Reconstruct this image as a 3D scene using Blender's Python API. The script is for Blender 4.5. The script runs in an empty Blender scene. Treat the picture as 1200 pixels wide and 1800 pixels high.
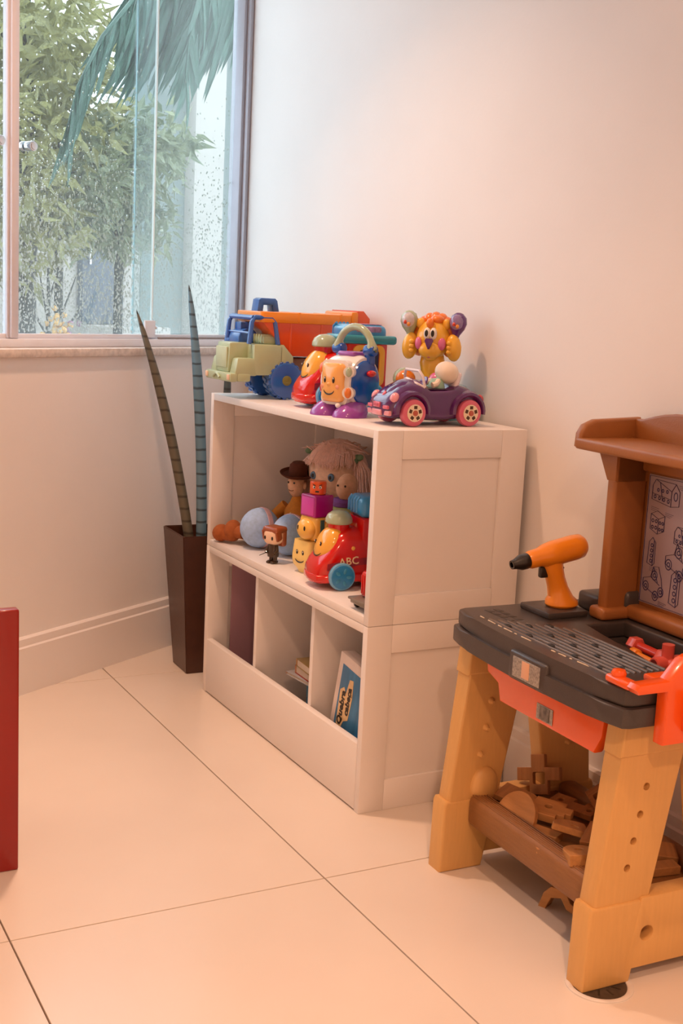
import bpy, bmesh, math, random
import numpy as np
from mathutils import Matrix, Vector, Euler
PI = math.pi
random.seed(7)
rng = np.random.default_rng(11)
scene = bpy.context.scene
COL = scene.collection

# ------------------------------------------------------------------ camera
cam_d = bpy.data.cameras.new('camera')
cam_d.sensor_fit = 'VERTICAL'; cam_d.sensor_height = 36.0; cam_d.sensor_width = 24.0
cam_d.lens = 2141.9 / 1800 * 36
cam_d.clip_start = 0.05
cam = bpy.data.objects.new('camera', cam_d); COL.objects.link(cam)
_r = Vector((0.46764, 0.88261, 0.04823)); _f = Vector((-0.86741, 0.46863, -0.16734))
_u = _r.cross(_f); _u.normalize(); _r = _f.cross(_u); _r.normalize()
cam.matrix_world = Matrix(((_r.x, _u.x, -_f.x, 2.1757), (_r.y, _u.y, -_f.y, -1.2525), (_r.z, _u.z, -_f.z, 1.0921), (0, 0, 0, 1)))
scene.camera = cam

# ------------------------------------------------------------------ world, lights, exposure
world = bpy.data.worlds.new('overcast_sky'); scene.world = world
world.use_nodes = True
bg = world.node_tree.nodes['Background']
bg.inputs['Color'].default_value = (0.84, 0.91, 1.0, 1); bg.inputs['Strength'].default_value = 3.4
scene.view_settings.view_transform = 'Standard'
scene.view_settings.look = 'None'
scene.view_settings.gamma = 1.0
scene.view_settings.use_curve_mapping = False
scene.view_settings.exposure = 0.10
LAMP_COLOR = (1.0, 0.56, 0.345)
CEIL = 2.62
LAMPS = [(-0.44, -0.52, 9.5, 100), (1.45, -0.60, 7.5, 106), (2.9, -1.45, 44.0, 138)]     # x, y, watts, beam; the last is an added wide fill lamp
for i, (x, y, pw, beam) in enumerate(LAMPS):
    l = bpy.data.lights.new('downlight_or_fill', 'AREA'); l.shape = 'DISK'; l.size = 0.11
    l.energy = pw; l.color = LAMP_COLOR; l.spread = math.radians(beam)
    o = bpy.data.objects.new('downlight_or_fill', l); COL.objects.link(o); o.location = (x, y, CEIL - 0.03)

# ------------------------------------------------------------------ materials
def lin(h):
    h = h.lstrip('#'); out = []
    for i in (0, 2, 4):
        c = int(h[i:i + 2], 16) / 255
        out.append(c / 12.92 if c <= 0.04045 else ((c + 0.055) / 1.055) ** 2.4)
    return out + [1.0]
MATS = {}
def M(name, hexc, rough=0.4, var=0.06, scale=30, bump=0.0, bscale=200, metal=0.0, coat=0.0, trans=0.0, alpha=1.0, stretch=None, emit=None, sss=0):
    if name in MATS: return MATS[name]
    m = bpy.data.materials.new(name); m.use_nodes = True; MATS[name] = m
    nt = m.node_tree; b = nt.nodes['Principled BSDF']
    c = lin(hexc)
    b.inputs['Roughness'].default_value = rough; b.inputs['Metallic'].default_value = metal
    b.inputs['Coat Weight'].default_value = coat; b.inputs['Coat Roughness'].default_value = 0.08
    b.inputs['Transmission Weight'].default_value = trans; b.inputs['Alpha'].default_value = alpha
    tc = nt.nodes.new('ShaderNodeTexCoord'); mp = nt.nodes.new('ShaderNodeMapping')
    nt.links.new(tc.outputs['Object'], mp.inputs['Vector'])
    if stretch: mp.inputs['Scale'].default_value = stretch
    nz = nt.nodes.new('ShaderNodeTexNoise'); nz.inputs['Scale'].default_value = scale; nz.inputs['Detail'].default_value = 4
    nt.links.new(mp.outputs['Vector'], nz.inputs['Vector'])
    rmp = nt.nodes.new('ShaderNodeValToRGB'); nt.links.new(nz.outputs['Fac'], rmp.inputs['Fac'])
    rmp.color_ramp.elements[0].position = 0.3; rmp.color_ramp.elements[1].position = 0.7
    rmp.color_ramp.elements[0].color = [max(0, x * (1 - var)) for x in c[:3]] + [1]
    rmp.color_ramp.elements[1].color = [min(1, x * (1 + var)) for x in c[:3]] + [1]
    nt.links.new(rmp.outputs['Color'], b.inputs['Base Color'])
    if bump > 0:
        n2 = nt.nodes.new('ShaderNodeTexNoise'); n2.inputs['Scale'].default_value = bscale; n2.inputs['Detail'].default_value = 3
        nt.links.new(mp.outputs['Vector'], n2.inputs['Vector'])
        bp = nt.nodes.new('ShaderNodeBump'); bp.inputs['Strength'].default_value = bump; bp.inputs['Distance'].default_value = 0.002
        nt.links.new(n2.outputs['Fac'], bp.inputs['Height']); nt.links.new(bp.outputs['Normal'], b.inputs['Normal'])
    if emit:
        b.inputs['Emission Color'].default_value = lin(emit[0]); b.inputs['Emission Strength'].default_value = emit[1]
    return m
def plastic(name, hexc, rough=0.28): return M(name, hexc, max(0.12, rough - 0.06), var=0.02, coat=0.5)
WALL = M('wall_paint', '#efecea', 0.55, 0.015, 4, 0.12, 90)
TRIM = M('trim_paint', '#f0ecea', 0.35, 0.01, 6)
TILE = M('porcelain_tile', '#e6dcd2', 0.24, 0.035, 2.2, 0.02, 40)
GROUT = M('grout', '#8d7767', 0.8, 0.1, 60)
WHITE = M('white_lacquer', '#ede8e5', 0.38, 0.012, 8)
STONE = M('sill_stone', '#d6ccc4', 0.45, 0.16, 70)
ALU = M('white_aluminium', '#e4e6ee', 0.35, 0.02, 20)
BLACK = M('black_print', '#241c18', 0.4, 0.05)

# ------------------------------------------------------------------ mesh builder
def Tr(x=0, y=0, z=0): return Matrix.Translation((x, y, z))
def Ro(rx=0, ry=0, rz=0): return Euler((math.radians(rx), math.radians(ry), math.radians(rz))).to_matrix().to_4x4()
def Sc(x, y, z): return Matrix.Diagonal((x, y, z, 1))
class G:
    def __init__(s): s.bm = bmesh.new()
    def _xf(s, verts, m):
        if m is not None: bmesh.ops.transform(s.bm, matrix=m, verts=verts)
    def box(s, c, d, bev=0.0, seg=2, rot=(0, 0, 0), top=None, m=None):
        vs = bmesh.ops.create_cube(s.bm, size=1)['verts']
        for v in vs:
            k = top if (top and v.co.z > 0) else (1, 1)
            v.co = Vector((v.co.x * d[0] * k[0], v.co.y * d[1] * k[1], v.co.z * d[2]))
        if bev > 0:
            es = list({e for v in vs for e in v.link_edges})
            r = bmesh.ops.bevel(s.bm, geom=es, offset=min(bev, 0.49 * min(d)), segments=seg, profile=0.5, affect='EDGES')
            vs = list({v for f in r['faces'] for v in f.verts} | {v for v in vs if v.is_valid})
            vs = [v for v in vs if v.is_valid]
        mm = Tr(*c) @ Ro(*rot)
        s._xf(vs, (m @ mm) if m is not None else mm)
        return s
    def b2(s, x0, x1, y0, y1, z0, z1, bev=0.0, seg=2, m=None):
        return s.box(((x0 + x1) / 2, (y0 + y1) / 2, (z0 + z1) / 2), (abs(x1 - x0), abs(y1 - y0), abs(z1 - z0)), bev, seg, m=m)
    def rings(s, rings, cap0=True, cap1=True, closed=False, m=None):
        bm = s.bm; R = []
        for ring in rings:
            R.append([bm.verts.new((m @ Vector(p)) if m is not None else Vector(p)) for p in ring])
        n = len(R[0]); k = len(R)
        for i in range(k - 1 + (1 if closed else 0)):
            a, b = R[i], R[(i + 1) % k]
            for j in range(n):
                try: bm.faces.new((a[j], a[(j + 1) % n], b[(j + 1) % n], b[j]))
                except ValueError: pass
        if not closed:
            if cap0: bm.faces.new(list(reversed(R[0])))
            if cap1: bm.faces.new(R[-1])
        return s
    def tube(s, pts, rad, n=8, m=None, flat=1.0, closed=False):
        pts = [Vector(p) for p in pts]
        if not hasattr(rad, '__len__'): rad = [rad] * len(pts)
        rings = []; t0 = (pts[1] - pts[0]).normalized()
        up = Vector((0, 0, 1)) if abs(t0.z) < 0.9 else Vector((0, 1, 0))
        x = t0.cross(up).normalized()
        for i, p in enumerate(pts):
            a = pts[(i - 1) % len(pts)] if (closed or i > 0) else p
            b = pts[(i + 1) % len(pts)] if (closed or i < len(pts) - 1) else p
            t = (b - a).normalized(); x = (x - t * x.dot(t)).normalized(); y = t.cross(x)
            rings.append([p + x * (rad[i] * math.cos(2 * PI * j / n)) + y * (rad[i] * flat * math.sin(2 * PI * j / n)) for j in range(n)])
        return s.rings(rings, closed=closed, m=m)
    def cyl(s, p0, p1, r0, r1=None, n=20, bev=0.0, m=None):
        r1 = r0 if r1 is None else r1
        if bev <= 0: return s.tube([p0, p1], [r0, r1], n, m)
        p0, p1 = Vector(p0), Vector(p1); L = (p1 - p0).length; d = (p1 - p0) / L
        return s.tube([p0, p0 + d * bev * 0.3, p0 + d * bev, p1 - d * bev, p1 - d * bev * 0.3, p1], [r0 - bev, r0 - bev * 0.3, r0, r1, r1 - bev * 0.3, r1 - bev], n, m)
    def lathe(s, prof, n=24, m=None, ring=False):
        return s.rings([[(r * math.cos(2 * PI * j / n), r * math.sin(2 * PI * j / n), z) for j in range(n)] for r, z in prof], m=m, closed=ring)
    def sph(s, c, r, n=16, k=9, rot=(0, 0, 0), m=None):
        if not hasattr(r, '__len__'): r = (r, r, r)
        rings = []
        for i in range(k + 1):
            a = -PI / 2 + PI * i / k
            rr = max(math.cos(a), 0.02)
            rings.append([(rr * math.cos(2 * PI * j / n), rr * math.sin(2 * PI * j / n), math.sin(a)) for j in range(n)])
        mm = Tr(*c) @ Ro(*rot) @ Sc(*r)
        return s.rings(rings, m=(m @ mm) if m is not None else mm)
    def loft(s, secs, n=24, m=None):
        # secs: (y, xc, zc, rx, rz, power)
        def sg(v, e): return math.copysign(abs(v) ** e, v)
        rings = []
        for (y, xc, zc, rx, rz, e) in secs:
            rings.append([(xc + rx * sg(math.cos(2 * PI * j / n), e), y, zc - rz * sg(math.sin(2 * PI * j / n), e)) for j in range(n)])
        return s.rings(rings, m=m)
    def prism(s, outer, t, holes=(), m=None, bev=0.0, seg=2):
        bm = s.bm; es = []; vs = []
        for loop in [outer] + list(holes):
            L = [bm.verts.new((p[0], p[1], 0)) for p in loop]; vs += L
            es += [bm.edges.new((L[i], L[(i + 1) % len(L)])) for i in range(len(L))]
        if holes:
            r = bmesh.ops.triangle_fill(bm, use_beauty=True, use_dissolve=False, edges=es)
            fs = [g for g in r['geom'] if isinstance(g, bmesh.types.BMFace)]
        else:
            fs = [bm.faces.new(vs)]
        r = bmesh.ops.extrude_face_region(bm, geom=fs)
        nv = [g for g in r['geom'] if isinstance(g, bmesh.types.BMVert)]
        for v in nv: v.co.z += t
        allv = vs + nv
        if bev > 0:
            ed = [e for e in {e for v in allv for e in v.link_edges} if len(e.link_faces) == 2 and e.calc_face_angle(0) > 0.6 and abs(e.verts[0].co.z - e.verts[1].co.z) < 1e-7]
            r = bmesh.ops.bevel(bm, geom=ed, offset=bev, segments=seg, profile=0.5, affect='EDGES')
            allv = list({v for v in allv if v.is_valid} | {v for f in r['faces'] for v in f.verts})
        s._xf(allv, m)
        return s
    def text(s, txt, size, depth, m, bold=0.0):
        cu = bpy.data.curves.new('lettering', 'FONT'); cu.body = txt; cu.size = size; cu.extrude = depth; cu.offset = bold
        cu.align_x = 'CENTER'; cu.align_y = 'CENTER'; cu.resolution_u = 2
        ob = bpy.data.objects.new('lettering', cu); COL.objects.link(ob)
        dg = bpy.context.evaluated_depsgraph_get()
        me = bpy.data.meshes.new_from_object(ob.evaluated_get(dg))
        me.transform(m); s.bm.from_mesh(me)
        bpy.data.objects.remove(ob); bpy.data.curves.remove(cu); bpy.data.meshes.remove(me)
        return s
    def hook(s, m):
        bmesh.ops.transform(s.bm, matrix=m, verts=s.bm.verts[:]); return s
    def mesh(s, name, mat, smooth=True, ang=38):
        bmesh.ops.recalc_face_normals(s.bm, faces=s.bm.faces)
        me = bpy.data.meshes.new(name); s.bm.to_mesh(me); s.bm.free()
        me.materials.append(mat)
        if smooth and len(me.polygons):
            me.polygons.foreach_set('use_smooth', [True] * len(me.polygons)); me.set_sharp_from_angle(angle=math.radians(ang))
        return me
    def done(s, name, mat, parent=None, label=None, cat=None, group=None, kind=None, loc=None, rot=None, ang=38):
        o = bpy.data.objects.new(name, s.mesh(name, mat, ang=ang)); COL.objects.link(o)
        if parent is not None: o.parent = parent
        tag(o, label, cat, group, kind)
        if loc is not None: o.location = loc
        if rot is not None: o.rotation_euler = [math.radians(a) for a in rot]
        return o
def tag(o, label=None, cat=None, group=None, kind=None):
    for k, v in (('label', label), ('category', cat), ('group', group), ('kind', kind)):
        if v: o[k] = v
    return o
def thing(name, label=None, cat=None, loc=(0, 0, 0), rotz=0.0, group=None, kind=None, rot=None):
    o = bpy.data.objects.new(name, None); COL.objects.link(o); o.empty_display_size = 0.05
    o.location = loc; o.rotation_euler = (0, 0, math.radians(rotz)) if rot is None else [math.radians(a) for a in rot]
    return tag(o, label, cat, group, kind)
def raw(name, verts, faces, mat, parent=None, smooth=False, **kw):
    me = bpy.data.meshes.new(name); me.from_pydata(verts, [], faces); me.materials.append(mat)
    if smooth: me.polygons.foreach_set('use_smooth', [True] * len(me.polygons))
    o = bpy.data.objects.new(name, me); COL.objects.link(o)
    if parent is not None: o.parent = parent
    return tag(o, **kw)
def circ(cx, cy, r, n=16, ry=None, a0=0):
    return [(cx + r * math.cos(2 * PI * i / n + a0), cy + (ry or r) * math.sin(2 * PI * i / n + a0)) for i in range(n)]
def rrect(x0, x1, y0, y1, r, k=4):
    pts = []
    for cx, cy, a in ((x1 - r, y1 - r, 0), (x0 + r, y1 - r, 90), (x0 + r, y0 + r, 180), (x1 - r, y0 + r, 270)):
        for i in range(k + 1):
            t = math.radians(a + 90 * i / k); pts.append((cx + r * math.cos(t), cy + r * math.sin(t)))
    return pts
def arc(cx, cz, r, a0, a1, n=10):
    return [(cx + r * math.cos(math.radians(a0 + (a1 - a0) * i / n)), cz + r * math.sin(math.radians(a0 + (a1 - a0) * i / n))) for i in range(n + 1)]
XZ = Ro(90, 0, 0)            # plane (x, y) -> (x, z), extruded towards -y
YZ = Matrix(((0, 0, 1, 0), (1, 0, 0, 0), (0, 1, 0, 0), (0, 0, 0, 1)))   # plane (x, y) -> (y, z), extruded towards +x

# ================================================================== the room
YB = 0.40                                   # face of the wall behind the shelf
NW = Vector((0.8565, 0.5161, 0)).normalized(); DW = Vector((NW.y, -NW.x, 0))   # window wall: normal into the room, direction away from the corner
def WP(s, o, z):                            # along the window wall, outwards from its window plane, height
    return Vector((-1.66, 0.40, 0)) + DW * s - NW * o + Vector((0, 0, z))
MW = Matrix(((DW.x, -NW.x, 0, -1.66), (DW.y, -NW.y, 0, 0.40), (0, 0, 1, 0), (0, 0, 0, 1)))   # local (s, o, z) -> world
WALLO = -0.065                              # room face of the window wall, in o
S_END = 4.15; XR = 4.3
# floor
fl = G().b2(-2.2, XR + 0.2, -3.6, 0.6, -0.10, -0.006).done('floor', GROUT, kind='structure')
tile_me = {}
TX, TY, SX, SY = 0.2387, -0.2035, 1.341, 0.602
def room_clip(poly):
    def clip(P, a, b, c):                   # keep a*x+b*y<=c
        out = []
        for i in range(len(P)):
            p, q = P[i], P[(i + 1) % len(P)]
            dp, dq = a * p[0] + b * p[1] - c, a * q[0] + b * q[1] - c
            if dp <= 0: out.append(p)
            if dp * dq < 0:
                t = dp / (dp - dq); out.append((p[0] + (q[0] - p[0]) * t, p[1] + (q[1] - p[1]) * t))
        return out
    w = WP(0, WALLO, 0)
    for a, b, c in ((0, 1, YB), (1, 0, XR), (0, -1, 3.0), (-NW.x, -NW.y, -(NW.x * w.x + NW.y * w.y))):
        poly = clip(poly, a, b, c)
        if len(poly) < 3: return None
    return poly
for i in range(-3, 5):
    for j in range(-6, 3):
        x0, y0 = TX + i * SX, TY + j * SY; g_ = 0.0015
        P = room_clip([(x0 + g_, y0 + g_), (x0 + SX - g_, y0 + g_), (x0 + SX - g_, y0 + SY - g_), (x0 + g_, y0 + SY - g_)])
        if P: G().prism(P, 0.0065, m=Tr(0, 0, -0.0065), bev=0.0006, seg=1).done('tile', TILE, fl)
# back wall, right wall, front wall, ceiling
G().b2(-1.66, XR + 0.15, YB, YB + 0.15, 0, CEIL + 0.1).done('wall_back', WALL, kind='structure')
G().b2(XR, XR + 0.15, -3.0, YB, 0, CEIL + 0.1).done('wall_right', WALL, kind='structure')
G().b2(0.3, XR + 0.15, -3.15, -3.0, 0, CEIL + 0.1).done('wall_front', WALL, kind='structure')
G().b2(-2.3, XR + 0.15, -3.15, YB + 0.15, CEIL, CEIL + 0.1).done('ceiling', WALL, kind='structure')
# window wall with its opening
W_Z0, W_Z1, W_S1 = 0.936, 2.45, 1.90
g = G()
g.b2(0.0, S_END, WALLO, 0.10, 0, W_Z0 - 0.02, m=MW)
g.b2(0.0, S_END, WALLO, 0.10, W_Z1, CEIL + 0.02, m=MW)
g.b2(W_S1, S_END, WALLO, 0.10, W_Z0 - 0.02, W_Z1, m=MW)
g.done('wall_left', WALL, kind='structure')
def baseboard(name, m, L, s0=0.0):
    prof = [(0, 0), (0.016, 0), (0.016, 0.130), (0.011, 0.134), (0.011, 0.154), (0.006, 0.159), (0, 0.159)]
    rings = [[(s, -p[0], p[1]) for p in prof] for s in (s0, L)]
    G().rings(rings, m=m).done(name, TRIM, kind='structure')
baseboard('baseboard_left', MW @ Tr(0, WALLO, 0), S_END, 0.04)
baseboard('baseboard_back', Tr(0, YB, 0), XR, -1.56)
# sill
G().b2(0.0, W_S1, -0.078, 0.06, 0.916, 0.939, 0.003, m=MW).done('trim_1', STONE, kind='structure', label='beige stone window sill')

# ------------------------------------------------------------------ window
def glass_mat():
    m = bpy.data.materials.new('misted_window_glass'); m.use_nodes = True; nt = m.node_tree; nt.nodes.clear()
    N = nt.nodes.new; Lk = nt.links.new
    out = N('ShaderNodeOutputMaterial')
    tr = N('ShaderNodeBsdfTransparent'); tr.inputs['Color'].default_value = (0.91, 0.955, 0.965, 1)
    gl = N('ShaderNodeBsdfGlossy'); gl.inputs['Roughness'].default_value = 0.02; gl.inputs['Color'].default_value = (0.9, 0.97, 1, 1)
    fr = N('ShaderNodeValue'); fr.outputs[0].default_value = 0.05
    m1 = N('ShaderNodeMixShader'); Lk(fr.outputs[0], m1.inputs[0]); Lk(tr.outputs[0], m1.inputs[1]); Lk(gl.outputs[0], m1.inputs[2])
    fog = N('ShaderNodeBsdfTranslucent'); fog.inputs['Color'].default_value = (0.86, 0.95, 0.93, 1)
    tc = N('ShaderNodeTexCoord'); sp = N('ShaderNodeSeparateXYZ'); Lk(tc.outputs['Object'], sp.inputs[0])
    nz = N('ShaderNodeTexNoise'); nz.inputs['Scale'].default_value = 3.0; nz.inputs['Detail'].default_value = 5; Lk(tc.outputs['Object'], nz.inputs['Vector'])
    # misted film: heavier towards the bottom and towards the corner side, broken up by noise
    a = N('ShaderNodeMapRange'); a.inputs['From Min'].default_value = 1.55; a.inputs['From Max'].default_value = 0.95; Lk(sp.outputs['Z'], a.inputs['Value'])
    b = N('ShaderNodeMapRange'); b.inputs['From Min'].default_value = 0.55; b.inputs['From Max'].default_value = 0.25; Lk(sp.outputs['X'], b.inputs['Value'])
    ad = N('ShaderNodeMath'); ad.operation = 'ADD'
    s1 = N('ShaderNodeMath'); s1.operation = 'MULTIPLY'; s1.inputs[1].default_value = 0.06; Lk(a.outputs[0], s1.inputs[0])
    s2 = N('ShaderNodeMath'); s2.operation = 'MULTIPLY'; s2.inputs[1].default_value = 0.07; Lk(b.outputs[0], s2.inputs[0])
    Lk(s1.outputs[0], ad.inputs[0]); Lk(s2.outputs[0], ad.inputs[1])
    mu = N('ShaderNodeMath'); mu.operation = 'MULTIPLY'; Lk(ad.outputs[0], mu.inputs[0])
    mr = N('ShaderNodeMapRange'); mr.inputs['To Min'].default_value = 0.6; mr.inputs['To Max'].default_value = 1.4; Lk(nz.outputs['Fac'], mr.inputs['Value']); Lk(mr.outputs[0], mu.inputs[1])
    pl = N('ShaderNodeMath'); pl.operation = 'ADD'; pl.inputs[1].default_value = 0.018; Lk(mu.outputs[0], pl.inputs[0])
    m2 = N('ShaderNodeMixShader'); Lk(pl.outputs[0], m2.inputs[0]); Lk(m1.outputs[0], m2.inputs[1]); Lk(fog.outputs[0], m2.inputs[2])
    Lk(m2.outputs[0], out.inputs[0])
    return m
GLASS = glass_mat()
GEDGE = M('glass_edge', '#7fb4bd', 0.15, 0.05, 40, coat=0.5)
CHROME = M('chrome', '#d7dade', 0.12, 0.02, metal=1.0)
win = thing('window_1', 'aluminium framed sliding window with misted glass', loc=(0, 0, 0), kind='structure')
win.matrix_world = MW
def wp(g, name, mat, label=None): return g.done(name, mat, win, label)
wp(G().b2(0.0, W_S1, -0.022, 0.05, 0.9395, 0.962, 0.002).b2(0.0, W_S1, -0.004, 0.018, 0.962, 0.975, 0.001), 'bottom_rail', ALU)
wp(G().b2(0.0, W_S1, -0.022, 0.05, 2.42, 2.4495, 0.002), 'top_rail', ALU)
wp(G().b2(0.0015, 0.03, -0.02, 0.05, 0.9625, 2.4195, 0.003).b2(0.030, 0.046, -0.006, 0.03, 0.976, 2.4195, 0.002), 'frame_post', M('grey_aluminium', '#aeb0bb', 0.3, 0.02, metal=0.3))
wp(G().b2(W_S1 - 0.03, W_S1 - 0.0015, -0.02, 0.05, 0.9625, 2.4195, 0.003), 'frame_post', ALU)
wp(G().b2(1.032, 1.058, -0.018, 0.012, 0.963, 2.4195, 0.003).b2(1.058, 1.066, -0.010, 0.008, 0.963, 2.4195, 0.002), 'mullion', M('pinkish_aluminium', '#d8d8e2', 0.35, 0.02))
def pane(s0, s1, o, edge=None):
    p = wp(G().b2(s0, s1, o, o + 0.004, 0.977, 2.418), 'glass_pane', GLASS)
    return p
pane(0.047, 0.536, 0.022); pane(0.472, 1.031, -0.004); pane(1.067, W_S1 - 0.031, -0.004)
wp(G().b2(0.533, 0.5365, 0.016, 0.021, 0.976, 2.418, 0.0005), 'glass_edge', GEDGE)
wp(G().b2(0.4695, 0.4725, -0.006, 0.003, 0.976, 2.418, 0.0005), 'glass_edge', M('glass_edge_bright', '#e8f4f4', 0.2, 0.02))
wp(G().b2(0.464, 0.512, -0.014, -0.005, 0.966, 1.018, 0.003), 'lock_plate', ALU)
wp(G().cyl((0.452, -0.006, 0.997), (0.466, -0.010, 0.997), 0.006, bev=0.002), 'lock_knob', CHROME)
wp(G().b2(0.03, 0.455, -0.020, -0.012, 0.9625, 0.968, 0.002), 'track_strip', M('track_grey', '#8f8380', 0.4, 0.05))
for s_ in (0.993, 1.105):
    k = wp(G().cyl((s_, -0.005, 1.462), (s_, -0.030, 1.462), 0.013, bev=0.002).cyl((s_, 0.0005, 1.462), (s_, 0.014, 1.462), 0.013, bev=0.002), 'pull_knob', CHROME)
    G().cyl((s_, -0.0305, 1.462), (s_, -0.034, 1.462), 0.010, bev=0.001).done('knob_cap', CHROME, k)
# rain drops on the outside of the panes
def drops(s0, s1, o, num, name):
    S = rng.uniform(s0, s1, num); zt = rng.power(1.0, num)
    Z = 0.98 + 0.62 * np.abs(rng.normal(0, 0.42, num)); Z = np.clip(Z, 0.979, 2.2)
    R = rng.uniform(0.0012, 0.0036, num)
    ang = np.arange(6) * PI / 3
    V = np.zeros((num, 7, 3))
    V[:, :6, 0] = S[:, None] + R[:, None] * np.cos(ang); V[:, :6, 1] = o; V[:, :6, 2] = Z[:, None] + 1.25 * R[:, None] * np.sin(ang)
    V[:, 6, 0] = S; V[:, 6, 1] = o + R * 0.8; V[:, 6, 2] = Z
    base = np.arange(num)[:, None, None] * 7
    tri = np.array([[j, (j + 1) % 6, 6] for j in range(6)])
    F = (base + tri[None]).reshape(-1, 3)
    return raw(name, V.reshape(-1, 3).tolist(), F.tolist(), WATER, win, smooth=True, label='fine rain drops on the outside of the glass', kind='stuff')
WATER = bpy.data.materials.new('rain_water'); WATER.use_nodes = True
b = WATER.node_tree.nodes['Principled BSDF']; b.inputs['Base Color'].default_value = (0.95, 1, 1, 1); b.inputs['Roughness'].default_value = 0.03; b.inputs['Transmission Weight'].default_value = 0.85; b.inputs['IOR'].default_value = 1.33
drops(0.05, 0.53, 0.0262, 2200, 'rain_drops'); drops(0.474, 1.03, 0.0002, 3900, 'rain_drops'); drops(1.07, 1.5, 0.0002, 2500, 'rain_drops')

# ceiling downlights; the farthest fitting is made up for the added fill lamp
for i, (x, y, _p, _b) in enumerate(LAMPS):
    t = thing('ceiling_downlight_or_fill', ('lit recessed ceiling downlight nearest the window corner', 'lit recessed ceiling downlight in front of the workbench', 'added unseen fill lamp in a ceiling fitting farthest from the window')[i], 'downlight', (x, y, CEIL), group='ceiling downlights above the playroom')
    G().lathe([(0.062, 0), (0.085, 0), (0.085, -0.008), (0.062, -0.004)], ring=True).done('trim_ring', ALU, t)
    G().lathe([(0.001, -0.001), (0.060, -0.001), (0.060, -0.003), (0.001, -0.003)]).done('diffuser', M('lit_diffuser', '#fff0dc', 0.5, emit=('#ffd9ae', 6.0)), t)
# floor drain under the workbench
t = thing('floor_drain', 'round metal floor drain with white rim partly under the workbench leg', 'drain', (0.752, 0.046, 0.0))
G().lathe([(0.047, 0.0), (0.057, 0.0), (0.057, 0.0022), (0.055, 0.003), (0.049, 0.003), (0.047, 0.0015)], 40, ring=True).done('rim', M('drain_rim', '#e2dcd6', 0.3), t)
G().lathe([(0.001, 0.0), (0.046, 0.0), (0.046, 0.0012), (0.001, 0.0012)], 40).done('grate', M('drain_steel', '#4a4038', 0.45, 0.3, 60, metal=0.2), t)
g = G()
for i in range(9):
    a = i * 2 * PI / 9
    g.box((0.028 * math.cos(a), 0.028 * math.sin(a), 0.0014), (0.016, 0.003, 0.0006), rot=(0, 0, math.degrees(a)))
g.done('slots', BLACK, t)

# ================================================================== outside the window
G().b2(-9.0, 3.0, 0.12, 5.0, -0.4, -0.3, m=MW).done('garden_ground', M('wet_soil', '#6e6a5c', 0.8, 0.3, 6), kind='structure')
GW = M('garden_render', '#a8a29a', 0.8, 0.05, 3)
gw = G().b2(-4.25, 2.5, 4.05, 4.25, -0.3, 2.25, m=MW).done('garden_wall', GW, kind='structure')
fac = G().b2(-9.0, -4.26, 4.05, 4.25, -0.3, 4.6, m=MW).done('neighbour_facade', M('facade_grey', '#6c7672', 0.8, 0.06, 3), kind='structure')
G().b2(-5.19, -4.79, 3.95, 4.05, -0.3, 4.5, 0.004, m=MW).done('pilaster', GW, fac)
d = G().b2(-3.99, -3.53, 3.99, 4.045, 0.86, 1.95, 0.004, m=MW).done('door_1', M('garden_door_paint', '#4c5460', 0.5, 0.1, 8), kind='structure')
G().b2(-4.1, -3.45, 3.6, 4.045, -0.3, 0.855, 0.01, m=MW).done('garden_step', GW, kind='structure')
G().b2(-3.60, -3.58, 3.965, 3.988, 1.3, 1.42, 0.003, m=MW).done('door_handle', CHROME, d)

def leaf_mat(name, hexc, hexb):
    m = bpy.data.materials.new(name); m.use_nodes = True; nt = m.node_tree; b = nt.nodes['Principled BSDF']
    b.inputs['Roughness'].default_value = 0.35
    tc = nt.nodes.new('ShaderNodeTexCoord'); nz = nt.nodes.new('ShaderNodeTexNoise'); nz.inputs['Scale'].default_value = 7.0; nz.inputs['Detail'].default_value = 5
    nt.links.new(tc.outputs['Object'], nz.inputs['Vector'])
    r = nt.nodes.new('ShaderNodeValToRGB'); r.color_ramp.elements[0].position = 0.35; r.color_ramp.elements[1].position = 0.65
    r.color_ramp.elements[0].color = lin(hexc); r.color_ramp.elements[1].color = lin(hexb)
    nt.links.new(nz.outputs['Fac'], r.inputs['Fac']); nt.links.new(r.outputs['Color'], b.inputs['Base Color'])
    tl = nt.nodes.new('ShaderNodeBsdfTranslucent'); nt.links.new(r.outputs['Color'], tl.inputs['Color'])
    mx = nt.nodes.new('ShaderNodeMixShader'); mx.inputs[0].default_value = 0.3
    nt.links.new(b.outputs[0], mx.inputs[1]); nt.links.new(tl.outputs[0], mx.inputs[2]); nt.links.new(mx.outputs[0], nt.nodes['Material Output'].inputs[0])
    return m
OLIVE = leaf_mat('olive_leaf', '#6a6a36', '#b0ae74'); SAGE = leaf_mat('sage_leaf', '#5c6b4c', '#a5ab86'); PALM = leaf_mat('palm_leaf', '#2f5346', '#557c6c')
BARK = M('bark', '#26261f', 0.85, 0.3, 30, 0.5, 60)
LEAFV = [(0, 0, 0), (0.16, 0.30, 0.03), (0, 1.0, -0.06), (-0.16, 0.30, 0.03), (0, 0.42, -0.015)]
LEAFF = [(0, 1, 4), (1, 2, 4), (2, 3, 4), (3, 0, 4)]
def leaf_basis(nrm):
    d = Vector(nrm) + Vector((random.gauss(0, 0.5), random.gauss(0, 0.5), random.gauss(-0.25, 0.45))); d.normalize()
    x = d.cross(Vector((random.gauss(0, 1), random.gauss(0, 1), random.gauss(0, 1)))).normalized(); z = x.cross(d)
    return Matrix(((x.x, d.x, z.x, 0), (x.y, d.y, z.y, 0), (x.z, d.z, z.z, 0), (0, 0, 0, 1)))
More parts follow.
